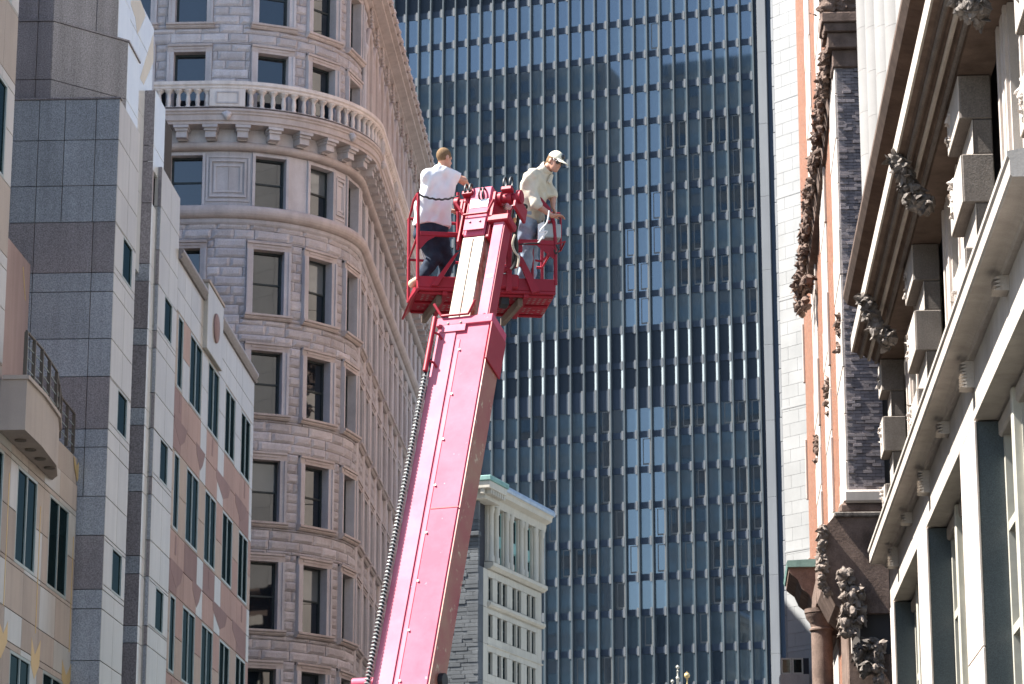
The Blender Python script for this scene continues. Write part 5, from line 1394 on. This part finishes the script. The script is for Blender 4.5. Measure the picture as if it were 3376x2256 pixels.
# ---- man in the white t-shirt, back to the camera
J1 = dict(head=K(398, 172, .06), neckb=K(372, 262, .04), chest=K(318, 420, .02), pelvis=K(285, 725, .0),
          shL=K(282, 325, -.04), shR=K(432, 300, .06), elR=K(548, 352, .16), wrR=K(600, 415, .30), elL=K(300, 520, .28), wrL=K(452, 592, .24),
          hipL=K(232, 770, -.02), hipR=K(348, 770, .03), knL=K(318, 965, -.02), anL=K(196, 1140, -.30), toL=K(140, 1168, -.36),
          knR=K(412, 1000, .14), anR=K(372, 1262, .02), toR=K(410, 1285, .14))
def cl1(J, body, g, bb):
    def up(a, b, t): return J[a].lerp(J[b], t)
    hem = K(285, 716, 0); nk = J['neckb']; ndir = np.array((J['head']-nk).normalized())
    def shirt(P):
        d = su([d_cone(P, J['shL'], .092, K(222, 700, -.03), .125), d_cone(P, J['shR'], .100, up('shR', 'hipR', 1.0), .128), d_cone(P, J['chest'], .150, J['pelvis'], .145),
                d_cone(P, nk, .068, J['shL'], .088), d_cone(P, nk, .068, J['shR'], .088), d_cone(P, nk, .066, J['chest'], .13)], .06)
        for s, e in (('shR', 'elR'), ('shL', 'elL')):
            a, b = J[s], up(s, e, .62); ax = np.array((b-a).normalized())
            sl = np.maximum(d_cone(P, a, .086, b, .080), (P-np.array(b))@ax-.0)
            d = smin(d, sl, .04)
        d = d+folds(P, .022, 21, 11, 25)+folds(P, .010, -31, 26, 14, 1.)+folds(P, .005, 55, -20, 44, 2.)
        d = np.maximum(d, (hem.z-.0)-P[:, 2]+.012*np.sin(P[:, 0]*18))
        return np.maximum(d, (P-np.array(nk))@ndir-.035)
    def trousers(P):
        d = su([d_cone(P, J['hipL'], .115, J['knL'], .092), d_cone(P, J['knL'], .092, J['anL'], .072), d_cone(P, J['hipR'], .115, J['knR'], .092), d_cone(P, J['knR'], .092, J['anR'], .072), d_cone(P, J['pelvis'], .135, (J['hipL']+J['hipR'])/2, .13), d_cone(P, J['hipL'], .115, up('hipL', 'shL', .35), .112), d_cone(P, J['hipR'], .115, up('hipR', 'shR', .35), .112)], .05)
        d = d+folds(P, .010, 27, 33, 21)+folds(P, .005, 45, -38, 52)
        d = np.maximum(d, P[:, 2]-(hem.z+.16))
        for a, b in (('knL', 'anL'), ('knR', 'anR')):
            ax = np.array((J[b]-J[a]).normalized()); near = np.linalg.norm(P-np.array(J[b]), axis=1) < .16
            d = np.where(near, np.maximum(d, (P-np.array(J[b]))@ax-.005), d)
        return d
    def shoes(P): return np.minimum(*[su([d_cone(P, J[a], .052, J[t], .044), d_cone(P, J[a]-Vector((0, 0, .03)), .045, J[t]-Vector((0, 0, .02)), .040)], .02) for a, t in (('anL', 'toL'), ('anR', 'toR'))])
    hd = J['head']
    def hair(P):
        c = g(0, -.012, .026); q = P-np.array(hd)
        f = np.array(g(0, 1, 0)-np.array(hd)); u = np.array(g(0, 0, 1)-np.array(hd)); r = np.array(g(1, 0, 0)-np.array(hd))
        d = d_ell(P, c, (.080, .102, .104), [r, f, u])
        d = np.maximum(d, (q@f)*.8-(q@u)*.75-.038)
        return np.maximum(d, -(q@u)-.058+.25*(q@f))
    return [('t_shirt', 'shirt_w', shirt, .012), ('trousers', 'jean_d', trousers, .012), ('shoes', 'boot', shoes, .010), ('hair', 'hair', hair, .008)]
fd1 = CR*.72+CA*.62-ZZ*.12
person('bareheaded person in a white t-shirt with back turned in the lift basket', J1, fd1, ZZ, [('wrR', CR*.6+CA*.6-ZZ*.5, -ZZ+CA*.2, .5), ('wrL', CR+CA*.1-ZZ*.1, -ZZ, .7)], cl1)
# ---- man in the cap, bending over the console
J2 = dict(head=K(1278, 200, .0), neckb=K(1185, 278, .06), chest=K(1118, 430, .05), pelvis=K(1062, 700, .08),
          shL=K(1082, 335, -.12), shR=K(1190, 345, .22), elL=K(1120, 540, -.20), wrL=K(1255, 632, -.22), elR=K(1262, 470, .26), wrR=K(1262, 560, .10),
          hipL=K(1036, 735, .0), hipR=K(1082, 735, .17), knL=K(1046, 985, -.04), anL=K(1010, 1240, .02), toL=K(1060, 1275, .0),
          knR=K(1088, 985, .16), anR=K(1070, 1255, .22), toR=K(1120, 1285, .2))
def cl2(J, body, g, bb):
    def up(a, b, t): return J[a].lerp(J[b], t)
    hem = K(1062, 690, .05); nk = J['neckb']; ndir = np.array((J['head']-nk).normalized())
    def shirt(P):
        d = su([d_cone(P, J['shL'], .098, up('shL', 'hipL', .93), .122), d_cone(P, J['shR'], .095, up('shR', 'hipR', .93), .118), d_cone(P, J['chest'], .142, J['pelvis'], .125),
                d_cone(P, nk, .068, J['shL'], .085), d_cone(P, nk, .068, J['shR'], .085), d_cone(P, nk, .066, J['chest'], .12)], .06)
        for s, e, w in (('shL', 'elL', 'wrL'), ('shR', 'elR', 'wrR')):
            a, b = J[s], J[e]; c = up(e, w, .25); ax = np.array((c-b).normalized())
            d = smin(d, np.minimum(d_cone(P, a, .082, b, .066), np.maximum(d_cone(P, b, .066, c, .058), (P-np.array(c))@ax)), .035)
        d = d+folds(P, .022, 22, 17, 25)+folds(P, .010, -35, 30, 18, 1.)+folds(P, .006, 60, 33, -40, 2.)
        d = np.maximum(d, hem.z-P[:, 2]-.03*np.sin((P[:, 0])*9))
        return np.maximum(d, (P-np.array(nk))@ndir-.055)
    def collar(P):
        c = np.array(nk+(J['head']-nk)*.25); q = P-c; ax = ndir; h = q@ax; rad = np.linalg.norm(q-h[:, None]*ax, axis=1)
        d = np.maximum(np.abs(rad-.078-h*.12)-.011, np.abs(h)-.032)
        fl = d_cone(P, g(-.03, .02, -.17), .018, g(-.02, .04, -.26), .028)
        return np.minimum(d, fl)
    def jeans(P):
        d = su([d_cone(P, J['hipL'], .105, J['knL'], .082), d_cone(P, J['knL'], .082, J['anL'], .068), d_cone(P, J['hipR'], .105, J['knR'], .082), d_cone(P, J['knR'], .082, J['anR'], .068), d_cone(P, J['pelvis'], .125, (J['hipL']+J['hipR'])/2, .12), d_cone(P, J['hipL'], .105, up('hipL', 'shL', .4), .102), d_cone(P, J['hipR'], .105, up('hipR', 'shR', .4), .102)], .045)
        d = d+folds(P, .010, 24, 41, 27)+folds(P, .006, 48, -45, 55)
        return np.maximum(d, P[:, 2]-(hem.z+.2))
    def shoes(P): return np.minimum(*[su([d_cone(P, J[a]-Vector((0, 0, .02)), .055, J[t], .044)], .02) for a, t in (('anL', 'toL'), ('anR', 'toR'))])
    hd = np.array(J['head']); f = np.array(g(0, 1, 0))-hd; u = np.array(g(0, 0, 1))-hd; r = np.array(g(1, 0, 0))-hd
    def hair(P):
        q = P-hd; d = d_ell(P, g(0, -.022, .012), (.082, .100, .100), [r, f, u])+folds(P, .004, 90, 80, 100)
        d = smin(d, d_cone(P, g(0, -.085, -.03), .045, g(0, -.10, -.085), .03), .03)
        d = np.maximum(d, (q@f)-.012)
        return np.maximum(d, -(q@u)-.115)
    def cap(P):
        q = P-hd; d = d_ell(P, g(0, -.008, .030), (.088, .110, .108), [r, f, u]); d = np.maximum(d, -(q@u)+.032-.12*(q@f))
        br_ = q-f*.135-u*(.036); x = br_@r; y = br_@f; z = br_@u
        pl = np.maximum(np.sqrt((x/.078)**2+(y/.078)**2)*.078-.078, np.abs(z+x*x*3.2+y*.22)-.006)
        return smin(d, pl, .008)
    def logo(P): return np.maximum(np.abs(np.linalg.norm(P-g(-.012, .078, .085), axis=1)-.027)-.0, 0)-.007
    def specs(P):
        q = P-hd; d = 9.
        for s in (-1, 1): d = np.minimum(d, d_ell(P, g(s*.034, .088, .004), (.036, .016, .027), [r, f, u]))
        d = np.minimum(d, d_cone(P, g(-.066, .07, .010), .006, g(-.080, -.01, .006), .005)); d = np.minimum(d, d_cone(P, g(.066, .07, .010), .006, g(.080, -.01, .006), .005))
        return np.minimum(d, d_cone(P, g(-.03, .092, .012), .006, g(.03, .092, .012), .006))
    return [('shirt', 'shirt_k', shirt, .012), ('collar', 'shirt_k', collar, .008), ('jeans', 'jean_l', jeans, .012), ('shoes', 'boot_w', shoes, .012), ('hair', 'hair', hair, .009), ('cap', 'cap', cap, .007), ('cap_badge', 'lens', logo, .006), ('sunglasses', 'lens', specs, .006)]
fd2 = CR*.64-CA*.62-ZZ*.46
person('person in khaki shirt, cream cap and sunglasses looking down in the lift basket', J2, fd2, ZZ+CR*.15, [('wrL', CR+ZZ*.05, -ZZ, .6), ('wrR', CR*.4-ZZ+CA*.1, -CR, .7)], cl2)
